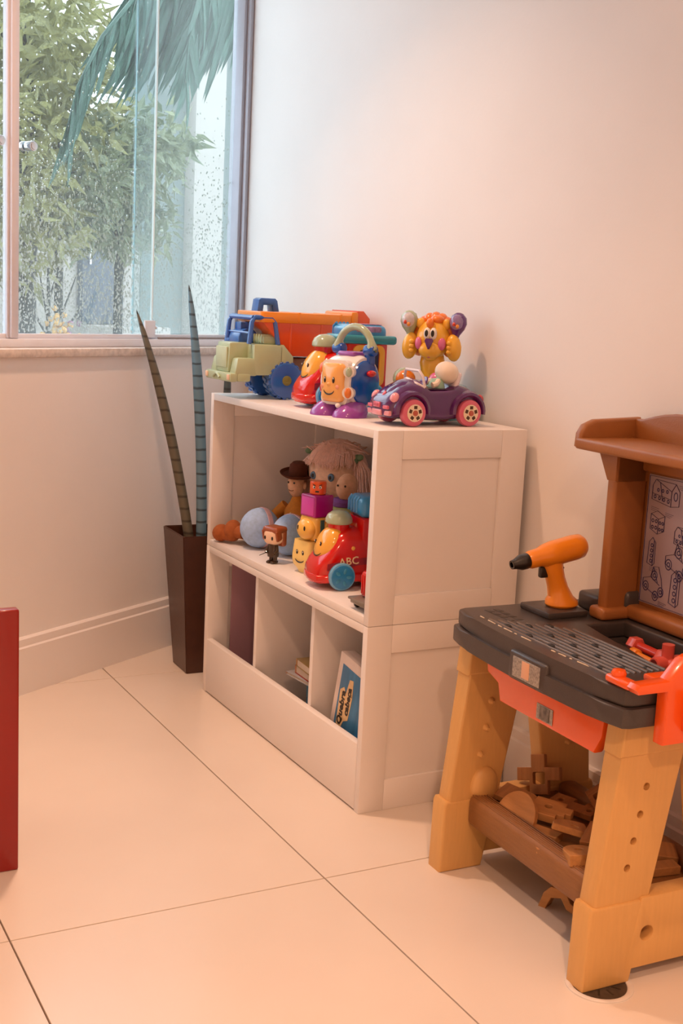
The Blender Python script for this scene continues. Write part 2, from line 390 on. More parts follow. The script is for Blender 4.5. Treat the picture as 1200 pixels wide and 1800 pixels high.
def tree(label, base, height, r, blobs, mat, n, nobj, branches=(), lsize=(0.085, 0.145)):
    bw = WP(*base); t = thing('garden_tree', label, 'tree', bw, group='trees in the garden outside')
    H = height
    G().tube([(0, 0, 0), (0.02, 0.01, H * 0.35), (-0.01, 0.02, H * 0.7), (0.01, 0, H)], [r * 1.15, r, r * 0.9, r * 0.5], 10).done('trunk', BARK, t)
    for (z0, tip) in branches:
        e = WP(*tip) - bw
        G().tube([(0, 0.01, z0), ((e.x) * 0.5, e.y * 0.5, (z0 + e.z) / 2 + 0.04), tuple(e)], [r * 0.4, r * 0.28, r * 0.12], 6).done('branch', BARK, t)
    pos = []
    tot = sum(b[2][0] * b[2][1] * b[2][2] for b in blobs)
    for (s, o, z) , _w, (rs, ro, rz) in [(b[0], b[1], b[2]) for b in blobs]:
        c = WP(s, o, z) - bw
        k = int(n * rs * ro * rz / tot)
        for i in range(k):
            v = Vector((random.gauss(0, 1), random.gauss(0, 1), random.gauss(0, 1))).normalized() * (random.random() ** 0.4)
            off = DW * (v.x * rs) - NW * (v.y * ro) + Vector((0, 0, v.z * rz))
            pos.append((c + off, (off.x, off.y, off.z - 0.25 * rz)))
    # the leaves nearest to the room are leaves of their own, the rest are joined
    pos.sort(key=lambda p: -(p[0].dot(NW)))
    me = bpy.data.meshes.new('leaf'); me.from_pydata(LEAFV, [], LEAFF); me.materials.append(mat)
    for i, (p, nr) in enumerate(pos[:nobj]):
        o = bpy.data.objects.new('leaf', me); COL.objects.link(o); o.parent = t
        k = random.uniform(*lsize); o.matrix_local = Tr(*p) @ leaf_basis(nr) @ Sc(k, k, k)
    V, F = [], []
    for p, nr in pos[nobj:]:
        k = random.uniform(*lsize); m = Tr(*p) @ leaf_basis(nr) @ Sc(k, k, k); b0 = len(V)
        V += [tuple(m @ Vector(v)) for v in LEAFV]; F += [tuple(b0 + i for i in f) for f in LEAFF]
    raw('foliage', V, F, mat, t, kind='stuff', label='dense pale green leaves')
    return t
tree('leafy tree with thick dark trunk beside the window mullion', (-1.47, 2.5, -0.3), 2.9, 0.050,
     [((-1.35, 2.4, 2.45), 1, (0.45, 0.4, 0.40)), ((-1.55, 2.5, 2.0), 1, (0.45, 0.4, 0.4)), ((-1.1, 2.4, 1.75), 1, (0.4, 0.4, 0.45)), ((-1.45, 2.5, 1.45), 1, (0.35, 0.4, 0.25)), ((-1.9, 2.7, 2.45), 1, (0.35, 0.4, 0.3)), ((-2.1, 2.75, 2.2), 1, (0.35, 0.3, 0.25)), ((-1.25, 2.5, 1.25), 1, (0.30, 0.35, 0.22))], OLIVE, 3400, 120,
     [(1.4, (-1.75, 2.5, 1.9)), (1.9, (-1.2, 2.4, 2.4)), (2.0, (-1.7, 2.6, 2.5))])
tree('slim tree with pale leaves standing in front of the cream wall', (-1.76, 2.55, -0.3), 2.2, 0.027,
     [((-1.75, 2.5, 1.72), 1, (0.38, 0.35, 0.25)), ((-2.1, 2.55, 1.8), 1, (0.40, 0.35, 0.28)), ((-1.85, 2.6, 1.50), 1, (0.3, 0.3, 0.12))], SAGE, 1500, 100,
     [(1.55, (-2.0, 2.55, 1.62)), (1.5, (-1.55, 2.5, 1.25)), (1.0, (-1.95, 2.5, 1.05)), (0.9, (-1.58, 2.5, 1.2))])
tree('small tree with drooping leaves in front of the grey garden door', (-2.32, 2.6, -0.3), 2.3, 0.030,
     [((-2.35, 2.6, 1.85), 1, (0.42, 0.35, 0.32)), ((-2.45, 2.6, 1.5), 1, (0.26, 0.3, 0.2)), ((-2.6, 2.6, 2.05), 1, (0.3, 0.3, 0.2)), ((-2.2, 2.6, 1.42), 1, (0.2, 0.25, 0.12))], SAGE, 1600, 100,
     [(1.4, (-2.55, 2.6, 1.6)), (1.6, (-2.1, 2.6, 1.9))])
t = thing('garden_sapling', 'thin forked sapling left of the slim tree in the garden', 'sapling', WP(-1.64, 2.5, -0.3))
G().tube([(0, 0, 0), (0.01, 0, 0.9), (0, 0.01, 1.3), (0.02, 0.0, 1.75)], [0.022, 0.018, 0.012, 0.004], 7).done('stem', BARK, t)
for dx, z0, z1 in ((0.16, 1.1, 1.5), (-0.14, 1.15, 1.45), (0.1, 1.3, 1.7)):
    G().tube([(0, 0, z0), (-dx * 0.5, dx * 0.75, (z0 + z1) / 2), (-dx * 0.8, dx * 1.3, z1)], [0.008, 0.006, 0.003], 6).done('twig', BARK, t)
t = thing('flowering_shrub', 'low shrub with yellow and pink blooms behind the rainy glass', 'shrub', WP(-1.42, 2.2, -0.3))
G().tube([(0, 0, 0), (0.0, 0.02, 1.0)], [0.03, 0.02], 7).done('stem', BARK, t)
for hexc, nm, c, cnt in (('#cda05a', 'yellow_bloom', (0.02, 0, 1.20), 40), ('#9a6a8a', 'pink_bloom', (-0.02, 0.05, 1.14), 26)):
    g = G()
    for i in range(cnt):
        g.sph((c[0] + random.gauss(0, 0.04), c[1] + random.gauss(0, 0.04), c[2] + random.gauss(0, 0.045)), 0.016, 6, 4)
    g.done(nm, M(nm, hexc, 0.6), t, kind='stuff')
# palm
pc = WP(-2.75, 1.5, -0.3)
palm = thing('palm_tree', 'palm with long drooping blue green fronds hanging past the window', 'palm', pc)
crown = WP(-2.35, 1.42, 3.15) - pc
G().tube([(0, 0, 0), (crown.x * 0.3, crown.y * 0.3, 1.6), tuple(crown)], [0.10, 0.085, 0.07], 12).done('trunk', BARK, palm)
lv = []; lf = []
for i in range(7):
    t_ = i / 6; w = 0.5 * math.sin(PI * min(1, 0.12 + t_ * 0.88)) ** 0.7 * (1 - 0.15 * t_) if i < 6 else 0.0
    lv += [(-w, t_, 0.10 * w - 0.22 * t_ * t_), (0, t_, -0.10 * w - 0.22 * t_ * t_), (w, t_, 0.10 * w - 0.22 * t_ * t_)]
for i in range(6):
    a = i * 3; lf += [(a, a + 1, a + 4, a + 3), (a + 1, a + 2, a + 5, a + 4)]
leaflet_me = bpy.data.meshes.new('leaflet'); leaflet_me.from_pydata(lv, [], lf); leaflet_me.materials.append(PALM)
leaflet_me.polygons.foreach_set('use_smooth', [True] * len(leaflet_me.polygons))
def frond(pts, n, L0, L1, spread, wid, both=True, droop=0.8):
    P = [WP(*p) - pc for p in pts]
    fr = G().tube(P, [0.016 - 0.012 * i / (len(P) - 1) for i in range(len(P))], 7).done('frond', PALM, palm)
    seg = [0]
    for i in range(1, len(P)): seg.append(seg[-1] + (P[i] - P[i - 1]).length)
    for i in range(n):
        u = 0.10 + 0.9 * (i + 0.5) / n; dist = u * seg[-1]
        k = max(j for j in range(len(seg) - 1) if seg[j] <= dist)
        q = (dist - seg[k]) / (seg[k + 1] - seg[k]); p = P[k].lerp(P[k + 1], q); tg = (P[k + 1] - P[k]).normalized()
        for sd in ((-1, 1) if both else (1,)):
            side = DW * sd
            d = (tg * 0.55 + side * spread * random.uniform(0.8, 1.2) + Vector((0, 0, -droop)) - NW * random.uniform(-0.25, 0.25)).normalized()
            x = d.cross(NW + Vector((random.gauss(0, 0.25), random.gauss(0, 0.25), 0))).normalized(); z = x.cross(d)
            L = (L0 + (L1 - L0) * u) * random.uniform(0.9, 1.1)
            o = bpy.data.objects.new('leaflet', leaflet_me); COL.objects.link(o); o.parent = fr
            o.matrix_local = Matrix(((x.x, d.x, z.x, p.x), (x.y, d.y, z.y, p.y), (x.z, d.z, z.z, p.z), (0, 0, 0, 1))) @ Sc(wid, L, L * 0.5)
frond([(-2.33, 1.42, 3.15), (-1.7, 1.32, 3.02), (-1.2, 1.25, 2.68), (-0.86, 1.2, 2.38), (-0.62, 1.2, 2.14), (-0.48, 1.2, 1.92), (-0.42, 1.2, 1.74)], 34, 0.50, 0.26, 0.18, 0.034, True, 1.0)
frond([(-2.33, 1.42, 3.15), (-1.8, 1.3, 3.08), (-1.38, 1.15, 2.80), (-1.13, 1.1, 2.42), (-1.07, 1.1, 2.2), (-1.05, 1.1, 2.03)], 30, 0.46, 0.22, 0.34, 0.034, True, 0.75)
frond([(-2.33, 1.42, 3.15), (-1.9, 1.4, 3.02), (-1.5, 1.4, 2.75), (-1.15, 1.4, 2.5), (-1.0, 1.4, 2.42)], 22, 0.60, 0.45, 0.2, 0.045, True, 1.0)
frond([(-2.33, 1.42, 3.15), (-2.1, 1.35, 2.92), (-1.8, 1.3, 2.82), (-1.5, 1.3, 2.76), (-1.2, 1.3, 2.70)], 34, 0.50, 0.90, 0.10, 0.065, True, 1.25)

# ================================================================== shelf units
SW, SD = 0.919, 0.3805
def shelf_side(t, x0, x1, z0, z1, zr0, zr1):
    for (y0, y1) in ((-SD / 2, -SD / 2 + 0.0615), (SD / 2 - 0.0665, SD / 2)):
        G().b2(x0, x1, y0, y1, z0, z1, 0.0012).done('side_stile', WHITE, t)
    ya, yb = -SD / 2 + 0.0618, SD / 2 - 0.0668
    G().b2(x0, x1, ya, yb, z0, zr0, 0.0012).done('side_rail', WHITE, t)
    G().b2(x0, x1, ya, yb, zr1, z1, 0.0012).done('side_rail', WHITE, t)
    G().b2(x0 + 0.007, x1 - 0.007, ya + 0.0002, yb - 0.0002, zr0 + 0.0002, zr1 - 0.0002).done('side_panel', WHITE, t)
su = thing('shelf_unit', 'upper white open shelf unit with framed side panels, stacked on a lower one', 'shelf', (-SW / 2, SD / 2, 0.421))
hx = SW / 2
for sx in (-1, 1):
    a, b = sorted((sx * hx, sx * (hx - 0.02))); shelf_side(su, a, b, 0, 0.419, 0.0635, 0.358)
ix = hx - 0.0203
G().b2(-ix, ix, -SD / 2, SD / 2, 0.401, 0.419, 0.001).done('top_board', WHITE, su)
G().b2(-ix, ix, -SD / 2, SD / 2, 0.0, 0.0175, 0.001).done('shelf_board', WHITE, su)
G().b2(-ix, ix, SD / 2 - 0.008, SD / 2 - 0.001, 0.018, 0.4005).done('back_panel', WHITE, su)
sl = thing('shelf_unit', 'lower white shelf unit with three compartments and a tall front board', 'shelf', (-SW / 2, SD / 2, 0.0))
for sx in (-1, 1):
    a, b = sorted((sx * hx, sx * (hx - 0.02))); shelf_side(sl, a, b, 0, 0.42, 0.0695, 0.358)
G().b2(-ix, ix, -SD / 2, SD / 2, 0.402, 0.42, 0.001).done('top_board', WHITE, sl)
G().b2(-ix, ix, -SD / 2 + 0.019, SD / 2, 0.03, 0.046, 0.001).done('bottom_board', WHITE, sl)
G().b2(-ix, ix, SD / 2 - 0.008, SD / 2 - 0.001, 0.0465, 0.4015).done('back_panel', WHITE, sl)
G().b2(-ix, ix, -SD / 2, -SD / 2 + 0.018, 0.004, 0.154, 0.0012).done('front_board', WHITE, sl)
for x in (-0.615, -0.292):
    G().b2(x + hx - 0.008, x + hx + 0.008, -SD / 2 + 0.0185, SD / 2 - 0.0085, 0.0465, 0.4015, 0.001).done('divider', WHITE, sl)
ST = 0.8402; SM = 0.4388; SB = 0.0462      # shelf levels: top, middle, bottom
# thin mauve sheet along the inner side of the left compartment
G().b2(-0.002, 0.002, -0.120, 0.118, 0, 0.345, 0.001).done('mauve_sheet', M('mauve_tone', '#a98290', 0.6, 0.05, 5), None, 'tall thin mauve sheet along the inner side of the left compartment', 'board', loc=(-0.894, 0.188, SB))
# books in the middle compartment, lying on a low box
bx_ = thing('storage_box', 'blue cardboard box under the picture books in the middle compartment', 'box', (-0.368, 0.22, SB))
G().b2(-0.082, 0.064, -0.13, 0.13, 0, 0.105, 0.003).done('box_body', M('blue_card', '#3f82ab', 0.5, 0.1, 20), bx_)
G().b2(-0.0825, 0.0645, -0.1305, 0.1305, 0.07, 0.106, 0.003).done('lid', M('blue_card_lid', '#5594b6', 0.5, 0.1, 20), bx_)
def book(label, loc, rz, sx, sy, h, cover, page, deco=None):
    t = thing('picture_book', label, 'book', loc, rz, group='picture books lying in the middle compartment')
    G().b2(-sx / 2 + 0.003, sx / 2 - 0.003, -sy / 2 + 0.003, sy / 2 - 0.003, 0.0015, h - 0.0015).done('pages', M('paper', '#e9dccb', 0.7), t)
    c = M('cover_' + cover, cover, 0.35, 0.04, 30)
    G().b2(-sx / 2, sx / 2, -sy / 2, sy / 2, h - 0.0015, h, 0.0004).done('front_cover', c, t)
    G().b2(-sx / 2, sx / 2, -sy / 2, sy / 2, 0, 0.0015, 0.0004).done('back_cover', c, t)
    if page: G().b2(-sx / 2 - 0.0005, -sx / 2 + 0.002, -sy / 2, sy / 2, 0, h, 0.0008).done('spine', M('cover_' + page, page, 0.5), t)
    if deco: deco(t, h)
def deco_white(t, h):
    g = G()
    for k in range(5): g.tube([(-0.04 + 0.02 * k + 0.006 * math.sin(q), -0.075 + 0.012 * q, h + 0.0004) for q in range(8)], 0.0009, 4)
    g.done('cover_drawing', M('grey_ink', '#8d8f98', 0.6), t)
def deco_red(t, h):
    G().prism([(x * 1.0, y * 1.0) for x, y in circ(-0.015, -0.05, 0.020, 14, 0.036)], 0.0006, m=Tr(0, 0, h)).done('cover_shape', M('white_ink', '#f1e6de', 0.5), t)
    G().b2(0.012, 0.04, -0.055, -0.02, h, h + 0.0006).done('cover_label', M('label_ink', '#3a3230', 0.5), t)
book('thin white picture book with a faint drawing, lowest of the stacked books', (-0.468, 0.195, 0.1525), 5, 0.15, 0.235, 0.009, '#dfe0e4', '#e8c9b4', deco_white)
book('red picture book with a white shape, middle of the stacked books', (-0.446, 0.186, 0.1617), -2, 0.120, 0.205, 0.021, '#b5301c', '#d9a47e', deco_red)
book('small tan and green book on top of the stacked books', (-0.452, 0.165, 0.1829), -4, 0.085, 0.17, 0.020, '#b59a62', '#c9a074')
# puzzle box in the right compartment
pz = thing('puzzle_box', 'white and blue puzzle box with brown lettering leaning in the right compartment', 'box', (-0.150, 0.040, SB + 0.0135), rot=(-3, 8, 0))
G().b2(-0.09, 0.09, 0, 0.036, 0, 0.238, 0.003).done('box_body', M('puzzle_white', '#e8d9d0', 0.45, 0.03), pz)
G().b2(-0.0905, 0.0905, -0.0006, 0.018, 0.0, 0.2385, 0.003).done('lid', M('puzzle_white', '#e8d9d0'), pz)
G().b2(-0.070, 0.080, -0.0014, -0.0005, 0.02, 0.215, 0.0002).done('picture', M('puzzle_blue', '#3d7fae', 0.4, 0.25, 14, stretch=(4, 1, 0.6)), pz)
blob = [(-0.070, 0.060), (-0.075, 0.15), (-0.060, 0.162), (-0.048, 0.150), (-0.040, 0.188), (-0.024, 0.192), (-0.018, 0.150), (-0.022, 0.095), (-0.040, 0.085), (-0.050, 0.062)]
G().prism(blob, 0.0006, m=Tr(0.012, -0.0016, 0.004) @ XZ).done('title_patch', M('puzzle_cream', '#e3c391', 0.5, 0.12, 60), pz)
G().text('Quebra', 0.027, 0.0003, Tr(-0.046, -0.0024, 0.116) @ XZ @ Ro(0, 0, 90), 0.0011).done('lettering', BLACK, pz)
G().text('cabeça', 0.025, 0.0003, Tr(-0.021, -0.0024, 0.141) @ XZ @ Ro(0, 0, 90), 0.0011).done('lettering', BLACK, pz)
G().b2(0.035, 0.075, -0.0012, -0.0007, 0.222, 0.227).done('logo_strip', BLACK, pz)
G().b2(-0.045, 0.045, -0.02, 0.02, 0, 0.285, 0.003).done('game_box', M('tan_card', '#d0a05c', 0.5, 0.1), None, 'narrow tan game box standing behind the puzzle box', 'box', loc=(-0.078, 0.30, SB))

# ================================================================== plant
PX, PYc = -1.128, 0.072
pt = thing('plant_pot', 'tall tapered square dark brown planter in the corner beside the shelf', 'planter', (PX, PYc, 0), -2)
def sq(h, z): return [(-h, -h, z), (h, -h, z), (h, h, z), (-h, h, z)]
g = G(); g.rings([sq(0.062, 0), sq(0.093, 0.418), sq(0.087, 0.418), sq(0.084, 0.375)], True, True)
bmesh.ops.bevel(g.bm, geom=[e for e in g.bm.edges], offset=0.002, segments=2, affect='EDGES')
g.done('pot_body', M('brown_ceramic', '#4a2a1c', 0.32, 0.1, 30, 0.1, 120), pt)
G().prism([(-0.085, -0.085), (0.085, -0.085), (0.085, 0.085), (-0.085, 0.085)], 0.004, m=Tr(0, 0, 0.376)).done('soil', M('potting_soil', '#6a4324', 0.9, 0.4, 80, 0.8, 90), pt)
def spear_mat(nm, dark, light):
    m = bpy.data.materials.new(nm); m.use_nodes = True; nt = m.node_tree; b = nt.nodes['Principled BSDF']; b.inputs['Roughness'].default_value = 0.5
    tc = nt.nodes.new('ShaderNodeTexCoord'); wv = nt.nodes.new('ShaderNodeTexWave'); wv.bands_direction = 'Z'; wv.inputs['Scale'].default_value = 9.0; wv.inputs['Distortion'].default_value = 0.8; wv.inputs['Detail'].default_value = 2; wv.inputs['Detail Scale'].default_value = 3
    nt.links.new(tc.outputs['Object'], wv.inputs['Vector']); r = nt.nodes.new('ShaderNodeValToRGB')
    r.color_ramp.elements[0].position = 0.0; r.color_ramp.elements[0].color = lin(dark); r.color_ramp.elements[1].position = 0.16; r.color_ramp.elements[1].color = lin(light)
    nt.links.new(wv.outputs['Fac'], r.inputs['Fac']); nt.links.new(r.outputs['Color'], b.inputs['Base Color'])
    return m
SPEARS = {'b': spear_mat('banded_blue_spear', '#2d3f48', '#5f7f8f'), 'o': spear_mat('banded_olive_spear', '#38332a', '#5e5848'), 'd': spear_mat('banded_dark_spear', '#23282a', '#454f4e')}
def spear(label, pts, r, k):
    t = thing('sansevieria_spear', label, 'plant', pts[0], group='sansevieria spears in the planter')
    p0 = Vector(pts[0]); P = [Vector(p) - p0 for p in pts]; n = 14; Q = []
    for i in range(n + 1):
        u = i / n; Q.append((1 - u) ** 2 * P[0] + 2 * u * (1 - u) * P[1] + u * u * P[2])
    R = [r * (1.0 if i / n < 0.55 else 1 - 0.62 * ((i / n - 0.55) / 0.45) ** 1.5) for i in range(n + 1)]; R[-1] = r * 0.22
    G().tube(Q, R, 12).done('spear_leaf', SPEARS[k], t)
    tip = Q[-1]; d = (Q[-1] - Q[-2]).normalized()
    G().tube([tip, tip + d * 0.014], [r * 0.2, r * 0.04], 8).done('tip', M('dry_tip', '#2b2620', 0.7), t)
spear('leaning brown green spear leaf, leftmost in the planter', [(-1.105, 0.022, 0.38), (-1.185, -0.006, 0.72), (-1.295, -0.086, 1.036)], 0.0145, 'o')
spear('upright blue green banded spear leaf, tallest in the planter', [(-1.092, 0.052, 0.38), (-1.125, 0.062, 0.78), (-1.24, 0.051, 1.115)], 0.0155, 'b')
spear('spear leaf half hidden behind the toy dump truck', [(-1.085, 0.115, 0.38), (-1.135, 0.138, 0.74), (-1.17, 0.151, 1.032)], 0.012, 'd')

# ================================================================== red chair at the left edge
RED = M('red_gloss_paint', '#8f1006', 0.3, 0.05, 12, coat=0.2)
ch = thing('chair', 'small glossy red wooden chair cut off at the left edge', 'chair', (-0.30, -0.93, 0), 0)
def post(x, y, h, name='leg'):
    G().b2(x - 0.0125, x + 0.0125, y - 0.019, y + 0.019, 0, h, 0.004, 3).done(name, RED, ch)
CX, CY = 0.273, 0.180
post(CX, CY, 0.512, 'back_post'); post(CX, CY - 0.28, 0.512, 'back_post'); post(CX - 0.29, CY, 0.27); post(CX - 0.29, CY - 0.28, 0.27)
G().b2(CX - 0.012, CX + 0.010, CY - 0.26, CY - 0.0195, 0.46, 0.528, 0.004).done('top_rail', RED, ch)
G().b2(CX - 0.008, CX + 0.008, CY - 0.26, CY - 0.0195, 0.37, 0.41, 0.004).done('back_slat', RED, ch)
G().b2(CX - 0.32, CX - 0.013, CY - 0.30, CY + 0.0185, 0.27, 0.292, 0.006).done('seat', RED, ch)
for y in (CY, CY - 0.28): G().b2(CX - 0.277, CX - 0.013, y - 0.009, y + 0.009, 0.235, 0.268, 0.002).done('seat_rail', RED, ch)
G().b2(CX - 0.010, CX + 0.010, CY - 0.26, CY - 0.0195, 0.22, 0.268, 0.002).done('seat_rail', RED, ch)

# ================================================================== toys: shared helpers
def face_bits(t, m, eye=0.006, gap=0.013, ez=0.010, smile=0.016, parent=None, one=False):
    # small printed face: m maps (x right, y up, z out) onto the surface
    p = parent or t
    for sx in ((-1, 1) if not one else (1,)):
        e = G().sph((sx * gap, ez, 0), (eye * 0.62, eye, 0.0016), 10, 6, m=m).done('eye', BLACK, p)
        G().sph((sx * gap + eye * 0.15, ez + eye * 0.4, 0.0014), (eye * 0.25, eye * 0.35, 0.0008), 8, 4, m=m).done('eye_glint', M('glint_white', '#ffffff', 0.3), e)
    G().tube([(smile * math.sin(a), -smile * 0.9 * math.cos(a) + 0.004, 0) for a in [(-1.15 + 2.3 * i / 10) for i in range(11)]], [0.0006 + 0.0009 * math.sin(PI * i / 10) for i in range(11)], 6, m=m).done('smile', BLACK, p)
def wheel(t, x, y, z, r, w, mat, hubmat, side, lugs=0, name='wheel', hubr=0.4, parent=None):
    g = G(); x0, x1 = sorted((x, x - side * w))
    g.cyl((x0, y, z), (x1, y, z), r - (0.003 if lugs else 0), n=28, bev=min(0.006, w * 0.25))
    for i in range(lugs):
        a = 2 * PI * i / lugs
        g.box((0, 0, 0), (w * 0.42, r * 0.20, 0.006), 0.0015, 1, m=Tr(x - side * w * 0.27, y, z) @ Ro(math.degrees(a), 0, 0) @ Tr(0, 0, r - 0.003) @ Ro(0, 0, 18))
        g.box((0, 0, 0), (w * 0.42, r * 0.20, 0.006), 0.0015, 1, m=Tr(x - side * w * 0.73, y, z) @ Ro(math.degrees(a) + 180 / lugs, 0, 0) @ Tr(0, 0, r - 0.003) @ Ro(0, 0, -18))
    o = g.done(name, mat, t)
    G().cyl((x - side * 0.002, y, z), (x + side * 0.0025, y, z), r * hubr, n=20, bev=0.001).done('hub', hubmat, o)
    return o

# ------------------------------------------------------------------ dump truck
PISTA = plastic('pistachio_plastic', '#b0c19a', 0.4); BLUE = plastic('truck_blue', '#2a63b8', 0.35); ORED = plastic('truck_orange_red', '#e2571f', 0.4)
OYEL = plastic('truck_orange', '#f0941f', 0.4); TBROWN = plastic('chassis_taupe', '#8d7a66', 0.5)
tk = thing('toy_dump_truck', 'pale green and orange toy dump truck with blue wheels on the shelf top', 'toy truck', (-0.795, 0.165, ST))
B = lambda *a, **k: G().b2(*a, **k)
body = B(-0.083, 0.083, -0.135, -0.05, 0.062, 0.142, 0.006).prism([(-0.06, 0.062), (-0.02, 0.062), (-0.022, 0.112), (-0.05, 0.142), (-0.06, 0.142)], 0.166, m=Tr(-0.083, 0, 0) @ YZ, bev=0.003).done('cab_body', PISTA, tk)
hood = G().box((0, -0.152, 0.105), (0.088, 0.075, 0.078), 0.006, top=(0.93, 0.9)).done('hood', PISTA, tk)
B(-0.036, 0.036, -0.192, -0.187, 0.078, 0.132, 0.003).done('grille', M('pistachio_pale', '#bfcdac', 0.45), tk)
for sx in (-1, 1):
    G().box((sx * 0.064, -0.155, 0.083), (0.040, 0.066, 0.046), 0.006, top=(0.9, 0.72)).done('front_fender', PISTA, tk)
    hl = B(sx * 0.073 - 0.008, sx * 0.073 + 0.008, -0.202, -0.199, 0.049, 0.063, 0.002).done('headlight', M('headlight_pink', '#e8c3a4', 0.4), tk)
    B(sx * 0.060 - 0.006, sx * 0.060 + 0.006, -0.137, -0.132, 0.118, 0.140, 0.002).done('mirror', PISTA, tk)
bump = G().b2(-0.085, 0.085, -0.200, -0.178, 0.044, 0.067, 0.005).b2(0.062, 0.085, -0.18, -0.142, 0.045, 0.067, 0.005).b2(-0.085, -0.062, -0.18, -0.142, 0.045, 0.067, 0.005).done('bumper', PISTA, tk)
G().tube([(sx * 0.022 * 1.0, -0.203, 0.052 + 0.010 * math.cos(PI * sx / 2)) for sx in [-1, -0.6, -0.2, 0.2, 0.6, 1]], 0.0035, 8).done('tow_hook', PISTA, bump)
cage = G()
for sx in (-1, 1):
    x = sx * 0.074
    cage.tube([(x, -0.146, 0.142), (x, -0.140, 0.198), (x, -0.132, 0.210), (x, -0.084, 0.210), (x, -0.076, 0.202), (x, -0.064, 0.142)], 0.0066, 8)
for y, z in ((-0.135, 0.209), (-0.080, 0.209)): cage.tube([(-0.074, y, z), (0.074, y, z)], 0.0066, 8)
cage.tube([(0.074, -0.142, 0.170), (-0.074, -0.142, 0.170)], 0.003, 6)
cage.done('roll_cage', BLUE, tk)
G().cyl((-0.055, -0.120, 0.150), (0.012, -0.120, 0.150), 0.030, n=24, bev=0.004).b2(-0.05, -0.01, -0.135, -0.105, 0.17, 0.196, 0.004).b2(-0.084, -0.05, -0.15, -0.11, 0.140, 0.152, 0.003).done('engine', BLUE, tk)
seat = G().b2(0.0, 0.07, -0.105, -0.06, 0.14, 0.165, 0.008).done('seat', PISTA, tk)
g = G()
for i in range(4): g.b2(0.008 + i * 0.016, 0.016 + i * 0.016, -0.107, -0.060, 0.142, 0.1675, 0.003)
g.done('seat_rib', PISTA, seat)
B(-0.055, 0.055, -0.05, 0.19, 0.055, 0.108, 0.006).done('chassis', TBROWN, tk)
prof = [(-0.112, 0.202), (-0.030, 0.113), (0.19, 0.113), (0.196, 0.202)]
G().prism(prof, 0.150, m=Tr(-0.075, 0, 0) @ YZ, bev=0.004).b2(-0.0765, 0.0765, -0.032, -0.026, 0.116, 0.20, 0.002).b2(-0.0765, 0.0765, 0.058, 0.062, 0.114, 0.20, 0.001).done('dump_bin', ORED, tk)
hol = [rrect(-0.03, 0.03, y, y + 0.03, 0.005, 3) for y in (-0.022, 0.028, 0.078)]
lid = G().prism(rrect(-0.080, 0.080, -0.118, 0.150, 0.010), 0.028, hol, m=Tr(0, 0, 0.198), bev=0.004).b2(-0.080, 0.080, 0.146, 0.168, 0.198, 0.235, 0.006).b2(-0.0815, 0.0815, -0.01, -0.004, 0.2, 0.227, 0.001).b2(-0.0815, 0.0815, 0.112, 0.118, 0.2, 0.227, 0.001).done('bin_lid', OYEL, tk)
G().prism([(0.166, 0.17), (0.166, 0.238), (0.186, 0.238), (0.206, 0.218), (0.206, 0.15)], 0.150, m=Tr(-0.075, 0, 0) @ YZ, bev=0.003).done('tail_gate', ORED, tk)
h = G()
hp = [(-0.104, 0.214), (-0.098, 0.256), (-0.090, 0.260), (-0.050, 0.260), (-0.044, 0.254), (-0.036, 0.214), (-0.054, 0.214), (-0.058, 0.242), (-0.083, 0.242), (-0.086, 0.214)]
h.prism(hp, 0.040, m=Tr(-0.02, 0, 0) @ YZ, bev=0.003); h.done('carry_handle', BLUE, tk)
for sx in (-1, 1):
    for y in (-0.041, 0.128): wheel(tk, sx * 0.088, y, 0.050, 0.050, 0.046, BLUE, M('hub_olive', '#7d7a3e', 0.5), sx, lugs=18, hubr=0.26)
for y in (-0.041, 0.128): G().cyl((-0.06, y, 0.05), (0.06, y, 0.05), 0.012).done('axle', TBROWN, tk)

